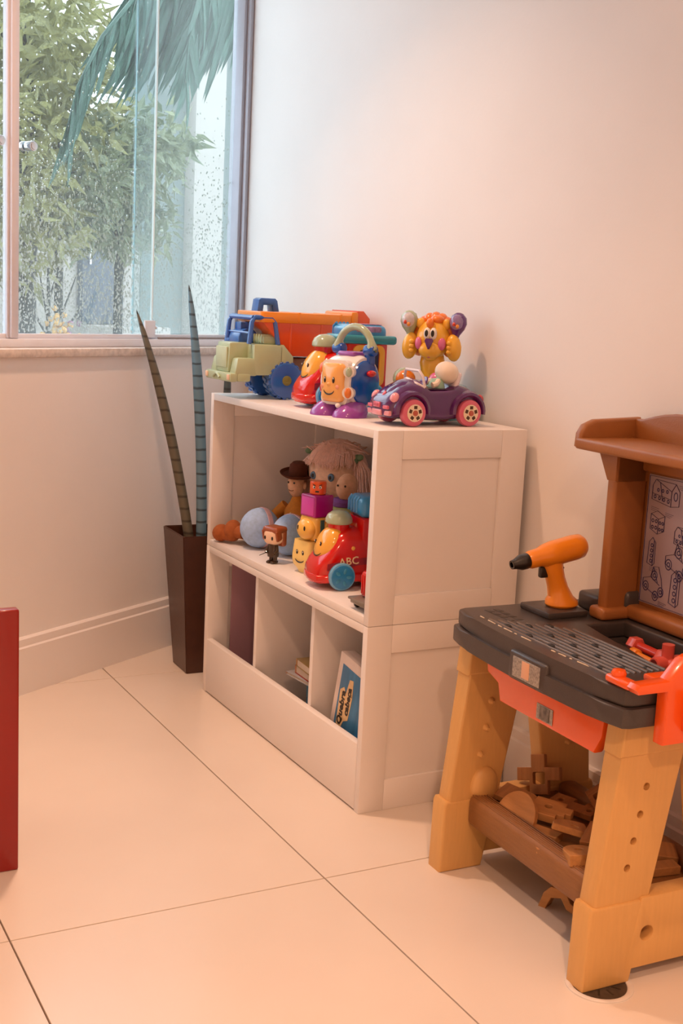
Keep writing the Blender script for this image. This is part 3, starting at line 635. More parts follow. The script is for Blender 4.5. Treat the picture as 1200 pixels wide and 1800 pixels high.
# ------------------------------------------------------------------ smiling trains
TRED = plastic('train_red', '#d4120c', 0.2); TYEL = plastic('face_amber', '#f4b446', 0.22); SAGEP = plastic('sage_plastic', '#a9b89a', 0.25)
SKY = plastic('train_sky_blue', '#2f93cf', 0.3); WBLUE = plastic('wheel_blue', '#1f84c0', 0.3); RIMB = plastic('wheel_rim_pale', '#6fb3dd', 0.3); TEAL = plastic('teal_plastic', '#1f8da3', 0.3)
def train(label, loc, rz, full):
    t = thing('toy_train', label, 'toy train', loc, rz, group='red smiling toy trains')
    # body: rounded loft, nose at -y
    secs = [(-0.100, 0, 0.032, 0.014, 0.012, 0.8), (-0.097, 0, 0.035, 0.036, 0.022, 0.7), (-0.086, 0, 0.041, 0.047, 0.031, 0.6), (-0.070, 0, 0.049, 0.052, 0.041, 0.6), (-0.056, 0, 0.060, 0.053, 0.052, 0.6), (-0.042, 0, 0.070, 0.053, 0.062, 0.65), (-0.02, 0, 0.074, 0.053, 0.066, 0.65), (0.02, 0, 0.074, 0.053, 0.066, 0.65)]
    bd = G().loft(secs, 28).b2(-0.051, 0.051, 0.010, 0.118, 0.012, 0.166, 0.008).done('body', TRED, t)
    G().loft([(-0.103, 0, 0.026, 0.012, 0.006, 0.7), (-0.097, 0, 0.026, 0.042, 0.010, 0.5), (-0.08, 0, 0.026, 0.055, 0.011, 0.4), (-0.05, 0, 0.028, 0.058, 0.012, 0.4), (0.115, 0, 0.028, 0.056, 0.012, 0.4)], 24).done('skirt', TRED, t)
    fm = Tr(0, -0.052, 0.097) @ Ro(66, 0, 0)
    fc = G().sph((0, 0, 0), (0.043, 0.050, 0.030), 24, 12, m=fm).done('face', TYEL, t)
    inv_f = fm.inverted()
    def surf(xx, zz):
        for k in range(160):
            yy = -0.115 + 0.0005 * k; q = inv_f @ Vector((xx, yy, zz))
            if (q.x / 0.043) ** 2 + (q.y / 0.050) ** 2 + (q.z / 0.030) ** 2 <= 1.0: return yy
        return -0.08
    for sx in (-1, 1):
        ey = surf(sx * 0.016, 0.103)
        e = G().sph((0, 0, 0), (0.0034, 0.0022, 0.0060), 10, 6, m=Tr(sx * 0.016, ey, 0.103)).done('eye', BLACK, fc)
        G().sph((0, 0, 0), (0.0011, 0.0010, 0.0018), 8, 4, m=Tr(sx * 0.017, ey - 0.0022, 0.105)).done('eye_glint', M('glint_white', '#ffffff'), e)
    sm = []
    for i in range(13):
        a = -1.2 + 2.4 * i / 12; xx = 0.024 * math.sin(a); zz = 0.088 - 0.014 * math.cos(a)
        best = surf(xx, zz)
        sm.append((xx, best - 0.0003, zz))
    G().tube(sm, [0.0005 + 0.0011 * math.sin(PI * i / 12) for i in range(13)], 6).done('smile', BLACK, fc)
    G().cyl((0, -0.030, 0.125), (0, -0.030, 0.152), 0.024, 0.026, n=24).done('chimney', TRED, t)
    G().lathe([(0.001, 0.149), (0.030, 0.149), (0.0325, 0.152), (0.032, 0.160), (0.027, 0.170), (0.016, 0.178), (0.001, 0.180)], 28, m=Tr(0, -0.030, 0)).done('chimney_dome', SAGEP, t)
    # roof
    rf = G()
    if full:
        rf.box((0, 0.062, 0.186), (0.094, 0.112, 0.042), 0.016, 4)
        o = rf.done('cab_roof', SKY, t)
        G().b2(-0.058, 0.058, -0.008, 0.140, 0.160, 0.182, 0.008, 3).done('roof_visor', TEAL, o)
        g = G()
        for i in range(4): g.tube([(-0.049, 0.012 + i * 0.010, 0.178), (-0.047, 0.012 + i * 0.010, 0.200), (-0.03, 0.012 + i * 0.010, 0.2085)], 0.0035, 6)
        g.done('roof_rib', SKY, o)
        G().b2(0.047 - 0.012, 0.0482, 0.03, 0.1, 0.188, 0.203, 0.004).b2(-0.02, 0.036, 0.045, 0.105, 0.2065, 0.2085, 0.001).done('roof_sticker', M('sticker_mauve', '#9c7fae', 0.4, 0.5, 90), o)
        w = G().prism(rrect(0.022, 0.108, 0.058, 0.158, 0.016), 0.006, [rrect(0.036, 0.094, 0.070, 0.146, 0.01)], m=Tr(0.050, 0, 0) @ YZ, bev=0.001).done('window_surround', TYEL, t)
        G().b2(0.0495, 0.0515, 0.037, 0.093, 0.071, 0.145).done('window_picture', M('window_dark_blue', '#1d2c5c', 0.2, 0.4, 50), w)
    else:
        rf.box((0, 0.062, 0.190), (0.092, 0.110, 0.052), 0.018, 4)
        o = rf.done('cab_roof', SKY, t)
        for i in range(4): G().tube([(-0.03 + i * 0.016, 0.0065, 0.176), (-0.03 + i * 0.016, 0.0065, 0.202), (-0.03 + i * 0.016, 0.014, 0.212)], 0.0035, 6).done('roof_rib', SKY, o)
        G().sph((0.048, 0.09, 0.185), (0.012, 0.04, 0.022), 14, 8).done('roof_button', SAGEP, o)
    # side print
    st = G().prism([(y, 0.066 + 0.010 * math.sin((y + 0.05) * 16)) for y in np.linspace(-0.075, 0.09, 14)] + [(y, 0.050 + 0.010 * math.sin((y + 0.05) * 16)) for y in np.linspace(0.09, -0.075, 14)], 0.0012, m=Tr(0.0528, 0, 0) @ YZ).done('side_sticker', M('sticker_plum', '#9a2130', 0.35, 0.3, 80), t)
    G().text('ABC', 0.026, 0.0004, Tr(0.0545, -0.022, 0.067) @ YZ @ Ro(0, 0, 6), 0.0002).done('lettering', M('letter_cream', '#f3d9a8', 0.4), st)
    G().text('-123', 0.020, 0.0004, Tr(0.0545, 0.045, 0.068) @ YZ @ Ro(0, 0, -8), 0.0002).done('lettering', M('letter_cream', '#f3d9a8'), st)
    G().sph((0.0525, -0.012, 0.098), (0.002, 0.005, 0.005), 10, 6).done('side_button', TYEL, t)
    for sx in (-1, 1):
        for y in (-0.040, 0.080):
            w = wheel(t, sx * 0.064, y, 0.0325, 0.0325, 0.014, RIMB, WBLUE, sx, hubr=0.86)
            for k in range(5):
                a = 2 * PI * k / 5
                G().sph((sx * 0.0668, y + 0.015 * math.cos(a), 0.0325 + 0.015 * math.sin(a)), (0.0012, 0.007, 0.004), 8, 5, rot=(math.degrees(a), 0, 0)).done('wheel_relief', M('wheel_relief_blue', '#3a94bf', 0.35), w)
    return t
train('red smiling toy train with teal roof between the truck and the blue lantern toy', (-0.505, 0.158, ST), -4, True)
train('red smiling toy train with blue roof and ABC lettering on the middle shelf', (-0.302, 0.112, SM), -6, False)

# ------------------------------------------------------------------ lantern toy with face
LW = plastic('toy_white', '#ebe6e2', 0.25); LB = plastic('toy_royal_blue', '#0f55b4', 0.25); LP = plastic('toy_violet', '#9a4fae', 0.22); LO = plastic('toy_orange_face', '#f4b566', 0.2)
ln = thing('lantern_toy', 'white and blue play lantern with smiling orange face, green handle and purple feet', 'toy', (-0.318, 0.100, ST), 20)
# barrel body, axis along x
def barrel(prof, m=None):
    return G().rings([[(x, r * math.cos(2 * PI * j / 32) * 0.92, 0.078 + r * math.sin(2 * PI * j / 32)) for j in range(32)] for x, r in prof], m=m)
barrel([(-0.046, 0.050), (-0.044, 0.057), (-0.030, 0.062), (0, 0.063), (0.030, 0.062), (0.044, 0.057), (0.046, 0.050)]).done('body', LW, ln)
for sx in (-1, 1):
    barrel([(sx * 0.044, 0.052), (sx * 0.050, 0.050), (sx * 0.055, 0.040), (sx * 0.057, 0.02), (sx * 0.0575, 0.002)]).done('side_shell', LB, ln)
    G().b2(sx * 0.044 - 0.009, sx * 0.044 + 0.009, 0.004, 0.026, 0.112, 0.146, 0.004).done('handle_post', LB, ln)
    G().cyl((sx * 0.034, 0.012, 0.152), (sx * 0.062, 0.012, 0.152), 0.013, n=20, bev=0.003).done('handle_joint', LB, ln)
    G().cyl((sx * 0.0635, 0.012, 0.152), (sx * 0.066, 0.012, 0.152), 0.004, n=12).done('screw', M('screw_grey', '#6f7565', 0.4, metal=0.4), ln)
front = G().rings([[(x, -0.052 - 0.010 * (1 - (x / 0.045) ** 2) * math.sin(PI * min(max((z - 0.02) / 0.11, 0), 1)) - dy, z) for x, z in rrect(-0.040, 0.040, 0.026, 0.128, 0.014, 5)] for dy in (-0.022, 0.0)]).done('front_panel', LW, ln)
fcp = G().rings([[(x, -0.064 + 0.008 * (x / 0.04) ** 2 - dy, z) for x, z in rrect(-0.033 * k, 0.033 * k, 0.076 - 0.043 * k, 0.076 + 0.045 * k, 0.012 * k, 6)] for dy, k in ((-0.012, 1.0), (0.0, 1.0), (0.003, 0.95), (0.006, 0.75), (0.008, 0.4), (0.0085, 0.05))]).done('face', LO, ln)
for sx in (-1, 1):
    e = G().sph((sx * 0.013, -0.0715, 0.083), (0.0036, 0.002, 0.0072), 12, 6).done('eye', BLACK, fcp)
    G().sph((sx * 0.013 + 0.001, -0.0732, 0.0866), (0.0014, 0.0008, 0.002), 8, 4).done('eye_glint', M('glint_white', '#ffffff'), e)
    G().sph((sx * 0.023, -0.0688, 0.068), (0.006, 0.001, 0.005), 12, 5).done('cheek', M('cheek_pink', '#eda07c', 0.4), fcp)
G().tube([(0.017 * math.sin(a), -0.0722 + 0.001 * abs(math.sin(a)), 0.064 - 0.014 * math.cos(a)) for a in [-1.2 + 2.4 * i / 12 for i in range(13)]], [0.0006 + 0.0013 * math.sin(PI * i / 12) for i in range(13)], 6).done('smile', BLACK, fcp)
G().sph((0, -0.0725, 0.073), (0.006, 0.002, 0.005), 12, 6).done('nose', LO, fcp)
G().tube([(0.052 * math.cos(a), 0.012, 0.152 + 0.052 * math.sin(a)) for a in [PI * i / 16 for i in range(17)]], [0.0125, 0.0120] + [0.0085] * 13 + [0.0120, 0.0125], 12).done('handle', SAGEP, ln)
G().b2(-0.026, 0.026, -0.02, 0.03, 0.137, 0.148, 0.005, 3).done('top_button', LP, ln)
for z, r_, c in ((0.103, 0.011, SAGEP), (0.056, 0.012, plastic('toy_tangerine', '#e07a2c'))):
    k = G().cyl((0.040, -0.045, z), (0.045, -0.056, z), r_ + 0.003, r_ + 0.002, n=20).done('button_rim', LW, ln)
    G().sph((0.0455, -0.0565, z), (r_ * 0.7, 0.005, r_), 16, 8, rot=(0, 0, 25)).done('button', c, k)
G().sph((0.060, 0.005, 0.100), (0.010, 0.017, 0.008), 14, 8, rot=(0, 0, 15)).done('side_knob', plastic('toy_knob_red', '#c91d1a'), ln)
G().sph((-0.050, -0.035, 0.105), (0.012, 0.012, 0.016), 14, 8).done('side_knob', plastic('toy_knob_orange', '#ee6a22'), ln)
G().sph((-0.052, -0.03, 0.060), (0.010, 0.012, 0.014), 14, 8).done('side_knob', plastic('toy_knob_red', '#c91d1a'), ln)
G().sph((0.022, -0.062, 0.026), (0.007, 0.006, 0.006), 12, 6).done('speaker_cap', LW, ln)
for sx in (-1, 1):
    rings = []
    for k in range(7):
        a = k / 6 * PI / 2; rr = math.cos(a)
        rings.append([(sx * 0.035 + 0.036 * max(rr, 0.03) * math.cos(2 * PI * j / 24), -0.034 + 0.046 * max(rr, 0.03) * math.sin(2 * PI * j / 24) + 0.016 * math.sin(a), 0.004 + 0.034 * math.sin(a)) for j in range(24)])
    rings.insert(0, [(p[0], p[1], 0.0) for p in rings[0]])
    G().rings(rings).done('foot', LP, ln)
# ------------------------------------------------------------------ lion on a teal base
LY = plastic('lion_yellow', '#f5bb3c', 0.3); LM = plastic('lion_mane', '#f0801f', 0.35); AQUA = plastic('aqua_plastic', '#6fc3d2', 0.3); PUR = plastic('toy_purple', '#5a2474', 0.22); PINK = plastic('toy_pink', '#e070a4', 0.3)
li = thing('lion_toy', 'yellow lion toy shaking two maracas on an aqua base behind the purple car', 'toy', (-0.282, 0.297, ST), 44)
G().lathe([(0.090, 0), (0.094, 0.004), (0.094, 0.055), (0.086, 0.076), (0.06, 0.084), (0.001, 0.086)], 36).done('base', AQUA, li)
G().lathe([(0.094, 0.038), (0.097, 0.041), (0.097, 0.052), (0.093, 0.056)], 36, ring=True).done('base_band', plastic('aqua_dark', '#3f9fb4'), li)
for x, y, c1, c2, r_ in ((-0.058, -0.028, SAGEP, plastic('ball_orange', '#e8821f'), 0.026), (0.030, -0.055, PINK, PINK, 0.022)):
    k = G().sph((x, y, 0.088), r_, 20, 10).done('roller_ball', c1, li)
    if c1 is not c2: G().sph((x + 0.006, y - 0.008, 0.088), (r_ * 0.93, r_ * 0.93, r_ * 0.85), 20, 10).done('ball_half', c2, k)
G().b2(-0.004, 0.020, -0.093, -0.083, 0.066, 0.078, 0.002).done('slider', PUR, li)
HOOK = Tr(0, 0, 0.182) @ Sc(0.68, 0.70, 0.76) @ Tr(0, 0, -0.170)
lb = li
G().loft([(0, 0, 0, 0.034, 0.030, 1.0), (0.05, 0, 0, 0.045, 0.036, 1.0), (0.085, 0, 0, 0.036, 0.03, 1.0), (0.10, 0, 0, 0.018, 0.016, 1.0)], 20, m=Tr(0, 0.012, 0.048) @ Ro(90, 0, 0)).hook(HOOK).done('body', LY, lb)
hz = 0.170
head = G().sph((0, 0, hz), (0.060, 0.045, 0.062), 24, 14).sph((0, -0.030, hz - 0.032), (0.042, 0.026, 0.028), 20, 10).sph((0, -0.024, hz - 0.052), (0.024, 0.02, 0.014), 16, 8).hook(HOOK).done('head', LY, lb)
g = G()
for i in range(13):
    a = -0.5 + (PI + 1.0) * i / 12
    g.sph((0.062 * math.cos(a), 0.028, hz + 0.062 * math.sin(a)), (0.024, 0.028, 0.024), 12, 7)
g.sph((0.012, 0.0, hz + 0.060), (0.026, 0.026, 0.016), 12, 7).sph((-0.004, -0.034, hz + 0.050), (0.014, 0.012, 0.016), 12, 7)
g.hook(HOOK).done('mane', LM, lb)
for sx in (-1, 1):
    k = G().sph((sx * 0.046, -0.004, hz + 0.048), (0.016, 0.012, 0.017), 14, 8).hook(HOOK).done('ear', LY, lb)
    e = G().sph((sx * 0.011, -0.042, hz + 0.018), (0.013, 0.008, 0.019), 14, 8).hook(HOOK).done('eye', M('eye_white', '#f4efe8', 0.2), head)
    G().sph((sx * 0.011 - 0.001, -0.0485, hz + 0.019), (0.0065, 0.003, 0.0105), 12, 6).hook(HOOK).done('pupil', BLACK, e)
    G().sph((sx * 0.042, -0.037, hz - 0.012), (0.014, 0.008, 0.019), 14, 8, rot=(0, 0, sx * 28)).hook(HOOK).done('cheek', PINK, head)
    G().sph((sx * 0.077, -0.012, hz - 0.022), (0.028, 0.026, 0.042), 16, 10, rot=(0, sx * -8, 0)).hook(HOOK).done('paw', LY, lb)
    g = G()
    for q in (-0.012, 0.002, 0.016): g.sph((sx * 0.066, -0.034, hz - 0.024 + q), (0.010, 0.008, 0.008), 10, 6)
    g.hook(HOOK).done('fingers', LY, lb)
    col = PUR if sx > 0 else SAGEP
    mr = G().lathe([(0.006, -0.04), (0.012, -0.036), (0.010, 0.0), (0.014, 0.012), (0.026, 0.03), (0.031, 0.048), (0.026, 0.066), (0.012, 0.077), (0.001, 0.079)], 20, m=Tr(sx * 0.080, -0.004, hz + 0.008) @ Ro(0, sx * 8, 0)).hook(HOOK).done('maraca', col, lb)
    G().sph((sx * 0.080 + sx * 0.006, -0.018, hz + 0.056), (0.024, 0.022, 0.025), 16, 9).hook(HOOK).done('clear_dome', M('maraca_dome_' + ('r' if sx > 0 else 'l'), '#c9c6cf' if sx < 0 else '#8f77a8', 0.08, 0.2, 60, coat=0.6), mr)
    for c_, dx, dz in (('#d8432c', -0.006, -0.002), ('#ef9a35', 0.006, -0.008)):
        G().sph((sx * 0.086 + dx, -0.037, hz + 0.052 + dz), 0.0065, 10, 6).hook(HOOK).done('bead', plastic('bead_' + c_[1:], c_), mr)
G().prism([(-0.016, 0.010), (-0.010, 0.017), (0.010, 0.017), (0.016, 0.010), (0.003, -0.016), (-0.003, -0.016)], 0.010, m=Tr(0, -0.050, hz - 0.013) @ XZ, bev=0.003).hook(HOOK).done('nose', PUR, head)
G().sph((0, -0.0445, hz - 0.050), (0.007, 0.004, 0.006), 12, 6).hook(HOOK).done('mouth', M('mouth_pink', '#d9736a', 0.4), head)
# ------------------------------------------------------------------ purple convertible car
CP = M('car_purple', '#521560', 0.12, 0.02, coat=0.7); CPK = plastic('car_pink', '#d9657f', 0.35); CRM = plastic('car_cream', '#f0dcc0', 0.35); CIN = plastic('car_inner', '#36103f', 0.4); CL = plastic('car_lilac_white', '#e5dbe2', 0.3)
car = thing('toy_car', 'purple toy convertible car with pink wheels at the front corner of the shelf', 'toy car', (-0.122, 0.186, ST), 0)
secs = [(-0.122, 0, 0.036, 0.020, 0.012, 0.6), (-0.117, 0, 0.038, 0.042, 0.020, 0.5), (-0.105, 0, 0.042, 0.050, 0.026, 0.5), (-0.085, 0, 0.048, 0.052, 0.034, 0.55), (-0.06, 0, 0.054, 0.051, 0.042, 0.6), (-0.035, 0, 0.053, 0.050, 0.041, 0.55), (-0.015, 0, 0.046, 0.049, 0.034, 0.35), (0.02, 0, 0.046, 0.049, 0.034, 0.3), (0.045, 0, 0.048, 0.049, 0.036, 0.4), (0.06, 0, 0.052, 0.050, 0.040, 0.55), (0.085, 0, 0.050, 0.051, 0.037, 0.6), (0.110, 0, 0.044, 0.048, 0.029, 0.6), (0.124, 0, 0.036, 0.038, 0.020, 0.6), (0.128, 0, 0.034, 0.022, 0.013, 0.7)]
G().loft(secs, 32).done('body', CP, car)
G().loft([(-0.112, 0, 0.056, 0.008, 0.004, 1), (-0.095, 0, 0.066, 0.022, 0.012, 0.9), (-0.07, 0, 0.078, 0.032, 0.018, 0.9), (-0.042, 0, 0.086, 0.036, 0.016, 0.9), (-0.03, 0, 0.086, 0.034, 0.012, 0.9)], 20).done('bonnet', CP, car)
for sx in (-1, 1):
    for y in (-0.063, 0.081):
        G().rings([[(sx * (0.030 + 0.029 * u), y + rr * math.cos(a), 0.032 + rr * math.sin(a)) for (u, rr) in ((0, 0.030), (0.85, 0.033), (1.0, 0.037), (0.9, 0.043), (0.55, 0.047), (0, 0.048))] for a in [math.radians(-8 + 196 * i / 16) for i in range(17)]]).done('fender', CP, car)
        w = wheel(car, sx * 0.061, y, 0.030, 0.030, 0.020, CPK, CRM, sx, hubr=0.64)
        g = G()
        for k in range(5):
            a = 2 * PI * k / 5 + 0.3
            g.box((sx * 0.0637, y + 0.0125 * math.cos(a), 0.030 + 0.0125 * math.sin(a)), (0.0008, 0.0070, 0.0080), 0.0002, 1, rot=(math.degrees(a), 0, 0))
        g.done('spoke_gap', M('wheel_dark', '#4a3020', 0.6), w)
        G().cyl((sx * 0.062, y, 0.030), (sx * 0.0655, y, 0.030), 0.0062, n=14, bev=0.001).done('hub_cap', plastic('hub_brick', '#b85a48'), w)
    G().sph((sx * 0.040, -0.103, 0.060), (0.011, 0.010, 0.013), 16, 9, rot=(-25, 0, sx * 15)).done('headlight', plastic('car_light_pink', '#e79aa8'), car)
    G().sph((sx * 0.040, 0.116, 0.058), (0.010, 0.010, 0.012), 14, 8).done('tail_light', plastic('tail_red', '#b8323c'), car)
    G().b2(sx * 0.033 - 0.010, sx * 0.033 + 0.010, -0.1225, -0.116, 0.036, 0.044, 0.002).done('grille_slot', CPK, car)
    G().b2(sx * 0.036 - 0.011, sx * 0.036 + 0.011, -0.120, -0.112, 0.022, 0.033, 0.002).done('bumper_insert', plastic('car_light_pink', '#e79aa8'), car)
G().b2(-0.020, 0.020, -0.125, -0.118, 0.021, 0.034, 0.003).done('bumper_insert', plastic('car_light_pink', '#e79aa8'), car)
pl = G().b2(-0.014, 0.014, -0.1255, -0.120, 0.038, 0.050, 0.002).done('number_plate', CPK, car)
G().b2(-0.010, 0.010, -0.1265, -0.1250, 0.041, 0.047, 0.0005).done('plate_inset', plastic('plate_red', '#c2506a'), pl)
G().sph((0, -0.106, 0.067), (0.005, 0.003, 0.007), 12, 6, rot=(-35, 0, 0)).done('badge', CPK, car)
G().b2(-0.042, 0.042, -0.026, 0.046, 0.0795, 0.0812, 0.0005).done('cockpit_floor', CIN, car)
G().tube([(-0.040, -0.028, 0.084), (-0.038, -0.034, 0.108), (-0.028, -0.037, 0.119), (0.028, -0.037, 0.119), (0.038, -0.034, 0.108), (0.040, -0.028, 0.084)], 0.0032, 8).done('windscreen_frame', CL, car)
G().tube([(0.042, -0.03, 0.083), (0.036, -0.045, 0.090), (0.0, -0.050, 0.100), (-0.036, -0.045, 0.090), (-0.042, -0.03, 0.083)], 0.004, 8).done('dash_trim', CL, car)
G().box((0, 0.062, 0.100), (0.070, 0.012, 0.036), 0.008, 3, rot=(-18, 0, 0)).done('seat_back', CL, car)
G().lathe([(0.013, -0.002), (0.015, 0), (0.013, 0.002)], 16, m=Tr(0.016, -0.018, 0.094) @ Ro(60, 0, 0)).done('steering_wheel', PUR, car)
# plain stand-in passenger: a peg doll without a face
pg = thing('peg_doll', 'plain cream peg doll in a mint top sitting in the purple car', 'doll', (-0.112, 0.206, ST + 0.0814), 0, )
G().lathe([(0.001, 0), (0.018, 0.0), (0.019, 0.003), (0.016, 0.012), (0.011, 0.020), (0.001, 0.022)], 20).done('body', M('mint_cloth', '#a5cdb8', 0.7, 0.05, 60), pg)
for sx in (-1, 1): G().tube([(sx * 0.013, -0.004, 0.016), (sx * 0.022, -0.014, 0.010), (sx * 0.021, -0.024, 0.007)], [0.006, 0.006, 0.007], 8).done('arm', M('cream_cloth', '#eadccb', 0.7), pg)
G().sph((0.002, 0.024, 0.034), (0.030, 0.026, 0.024), 22, 12, rot=(-30, 10, 0)).done('head', M('cream_cloth', '#eadccb', 0.7), pg)

# ================================================================== middle shelf
def cloth(n, c, r=0.85): return M(n, c, r, 0.10, 90, 0.35, 400)
SKIN = cloth('doll_skin', '#e8c2a6'); SKIN2 = cloth('doll_skin_tan', '#d8ab8a')
# rag doll with pink yarn hair
rd = thing('rag_doll', 'large rag doll with pink yarn hair, pigtail and blue striped plush shoes', 'doll', (-0.69, 0.272, SM), 28)
HZ = 0.210
G().sph((0, 0, HZ), (0.076, 0.068, 0.074), 26, 16).done('head', SKIN, rd)
HAIR = cloth('pink_yarn', '#f0cabb')
G().rings([[(0.080 * math.cos(b_) * math.cos(a_), 0.012 + 0.074 * math.cos(b_) * math.sin(a_) , HZ + 0.010 + 0.080 * math.sin(b_)) for a_ in [2 * PI * j / 28 for j in range(28)]] for b_ in [math.radians(v) for v in (2, 20, 38, 56, 72, 86)]]).sph((0, 0.03, HZ + 0.002), (0.080, 0.055, 0.076), 22, 12).done('hair_cap', HAIR, rd)
V = G()
def strand(p, r=0.0017): V.tube(p, [r, r, r * 0.9, r * 0.5], 4)
for i in range(150):
    a = math.radians(random.uniform(196, 344)); L = random.uniform(0.034, 0.058)
    ca, sa = math.cos(a), math.sin(a); rr = 0.079
    strand([(rr * 0.55 * ca, 0.010 + 0.075 * 0.55 * sa, HZ + 0.078), (rr * 0.86 * ca, 0.010 + 0.078 * 0.86 * sa, HZ + 0.056), (rr * ca, 0.004 + 0.080 * sa, HZ + 0.03), (rr * 0.99 * ca + random.gauss(0, 0.003), 0.002 + 0.081 * sa, HZ + 0.072 - L)])
for i in range(60):
    a = math.radians(random.uniform(0, 360)); e = random.uniform(0.2, 1.0)
    p0 = Vector((0.075 * math.cos(a) * e, 0.012 + 0.07 * math.sin(a) * e, HZ + 0.088 - 0.03 * e))
    strand([p0, p0 + Vector((random.gauss(0, 0.01), random.gauss(0, 0.008), 0.006)), p0 + Vector((random.gauss(0, 0.02), random.gauss(0, 0.012), 0.0)), p0 + Vector((random.gauss(0, 0.03), random.gauss(0, 0.015), -0.01))])
V.done('hair_fringe', HAIR, rd, kind='stuff')
for sx in (-1, 1):
    V = G()
    for i in range(90):
        a = random.uniform(0, 2 * PI); q = random.random() ** 0.5
        ox, oy = 0.026 * q * math.cos(a), 0.020 * q * math.sin(a)
        V.tube([(sx * 0.074 + ox * 0.3, 0.0 + oy * 0.3, HZ + 0.042), (sx * 0.090 + ox * 0.9, -0.006 + oy, HZ + 0.012), (sx * 0.096 + ox * 1.1, -0.006 + oy * 1.2, HZ - 0.045), (sx * 0.094 + ox * 1.2, -0.004 + oy * 1.3, HZ - 0.095)], [0.0018, 0.0019, 0.0018, 0.001], 4)
    pgt = V.done('pigtail', HAIR, rd, kind='stuff')
    G().sph((sx * 0.072, -0.006, HZ + 0.046), (0.013, 0.008, 0.010), 12, 7).sph((sx * 0.084, -0.012, HZ + 0.050), (0.010, 0.006, 0.008), 10, 6).sph((sx * 0.070, -0.014, HZ + 0.038), (0.009, 0.006, 0.008), 10, 6).done('hair_bow', cloth('bow_green', '#6f8c6c'), pgt)
    e = G().sph((sx * 0.028, -0.0625, HZ - 0.006), (0.010, 0.006, 0.011), 14, 8).done('eye', M('doll_eye_blue', '#5f7f9c', 0.2, 0.2, 200), rd)
    G().sph((sx * 0.028, -0.067, HZ - 0.006), (0.005, 0.003, 0.006), 12, 6).done('pupil', BLACK, e)
G().tube([(0.010 * math.sin(a), -0.064, HZ - 0.034 - 0.004 * math.cos(a)) for a in [-1.2 + 2.4 * i / 8 for i in range(9)]], 0.001, 5).done('mouth', cloth('thread_rose', '#b06a60'), rd)
G().loft([(0, 0, 0, 0.066, 0.055, 1), (0.06, 0, 0, 0.060, 0.050, 1), (0.12, 0, 0, 0.040, 0.036, 1), (0.155, 0, 0, 0.024, 0.022, 1)], 22, m=Ro(90, 0, 0)).done('dress', cloth('dress_blue', '#6d7fa0'), rd)
# doll legs and shoes are placed in world coordinates, then brought into the doll's frame
inv = (Tr(-0.69, 0.272, SM) @ Ro(0, 0, 28)).inverted()
for (sx_, sy_, sz_, rz_) in ((-0.750, 0.082, 0.0555, 10), (-0.640, 0.118, 0.0555, 38)):
    foot = Tr(sx_, sy_, SM + sz_) @ Ro(0, 0, rz_)
    sh = G().sph((0, 0, 0), (0.046, 0.056, 0.054), 24, 14, m=inv @ foot).done('shoe', cloth('plush_blue', '#a3c3ee', 0.9), rd)
    G().rings([[(0.0468 * math.cos(a) * math.sqrt(max(1 - (y / 0.056) ** 2, 0)) * k, y, 0.0550 * math.sin(a) * math.sqrt(max(1 - (y / 0.056) ** 2, 0)) * k) for a in [2 * PI * j / 28 for j in range(28)]] for y, k in ((0.004, 0.97), (0.005, 1.015), (0.012, 1.02), (0.019, 1.015), (0.020, 0.97))], m=inv @ foot @ Ro(0, 0, -6)).done('shoe_band', cloth('plush_pink', '#e6c2ca', 0.9), sh)
    h0 = inv @ Vector((sx_ + 0.02, sy_ + 0.035, SM + 0.055)); h1 = inv @ Vector((-0.68, 0.25, SM + 0.04))
    G().tube([h0, (h0 + h1) / 2, h1], [0.026, 0.026, 0.028], 12).done('leg', SKIN, rd)
# plain soft doll with a brown hat
bd = thing('cloth_doll', 'soft cloth doll with brown brimmed hat and mustard shirt', 'doll', (-0.742, 0.185, SM), 24)
MUST = cloth('mustard_cloth', '#c07a26'); HATC = cloth('brown_felt', '#54250f'); BOOT = cloth('boot_brown', '#9c5424')
G().loft([(0, 0, 0, 0.034, 0.028, 1), (0.05, 0, 0, 0.037, 0.030, 1), (0.10, 0, 0, 0.036, 0.026, 1), (0.125, 0, 0, 0.018, 0.016, 1), (0.14, 0, 0, 0.012, 0.012, 1)], 20, m=Ro(90, 0, 0)).done('shirt', MUST, bd)
for sx in (-1, 1):
    G().tube([(sx * 0.036, 0, 0.110), (sx * 0.062, -0.012, 0.080), (sx * 0.060, -0.045, 0.052)], [0.017, 0.016, 0.013], 10).done('arm', MUST, bd)
for i in range(3): G().sph((0.004, -0.0305 + 0.001 * i, 0.050 + 0.022 * i), (0.0042, 0.003, 0.0042), 10, 6).done('button', M('button_bone', '#d9bb84', 0.4), bd)
hd = G().sph((0, -0.004, 0.172), (0.024, 0.024, 0.036), 20, 12).done('head', SKIN2, bd)
for sx in (-1, 1):
    G().sph((sx * 0.010, -0.0262, 0.178), (0.003, 0.002, 0.003), 8, 5).done('button_eye', BLACK, hd)
    G().sph((sx * 0.0245, 0.002, 0.170), (0.005, 0.006, 0.010), 10, 6).done('ear', SKIN2, hd)
G().tube([(0.009 * math.sin(a), -0.0262, 0.160 - 0.004 * math.cos(a)) for a in [-1.2 + 2.4 * i / 8 for i in range(9)]], 0.0009, 5).done('mouth', cloth('thread_brown', '#6a3a22'), hd)
ht = G().lathe([(0.001, 0.045), (0.022, 0.043), (0.032, 0.034), (0.035, 0.016), (0.036, 0.004), (0.058, 0.004), (0.068, 0.011), (0.066, 0.007), (0.056, 0.0), (0.001, 0.0)], 28, m=Tr(0, 0.002, 0.196) @ Ro(8, 6, 0) @ Sc(0.74, 0.74, 0.85)).done('hat', HATC, bd)
inv2 = (Tr(-0.742, 0.185, SM) @ Ro(0, 0, 24)).inverted()
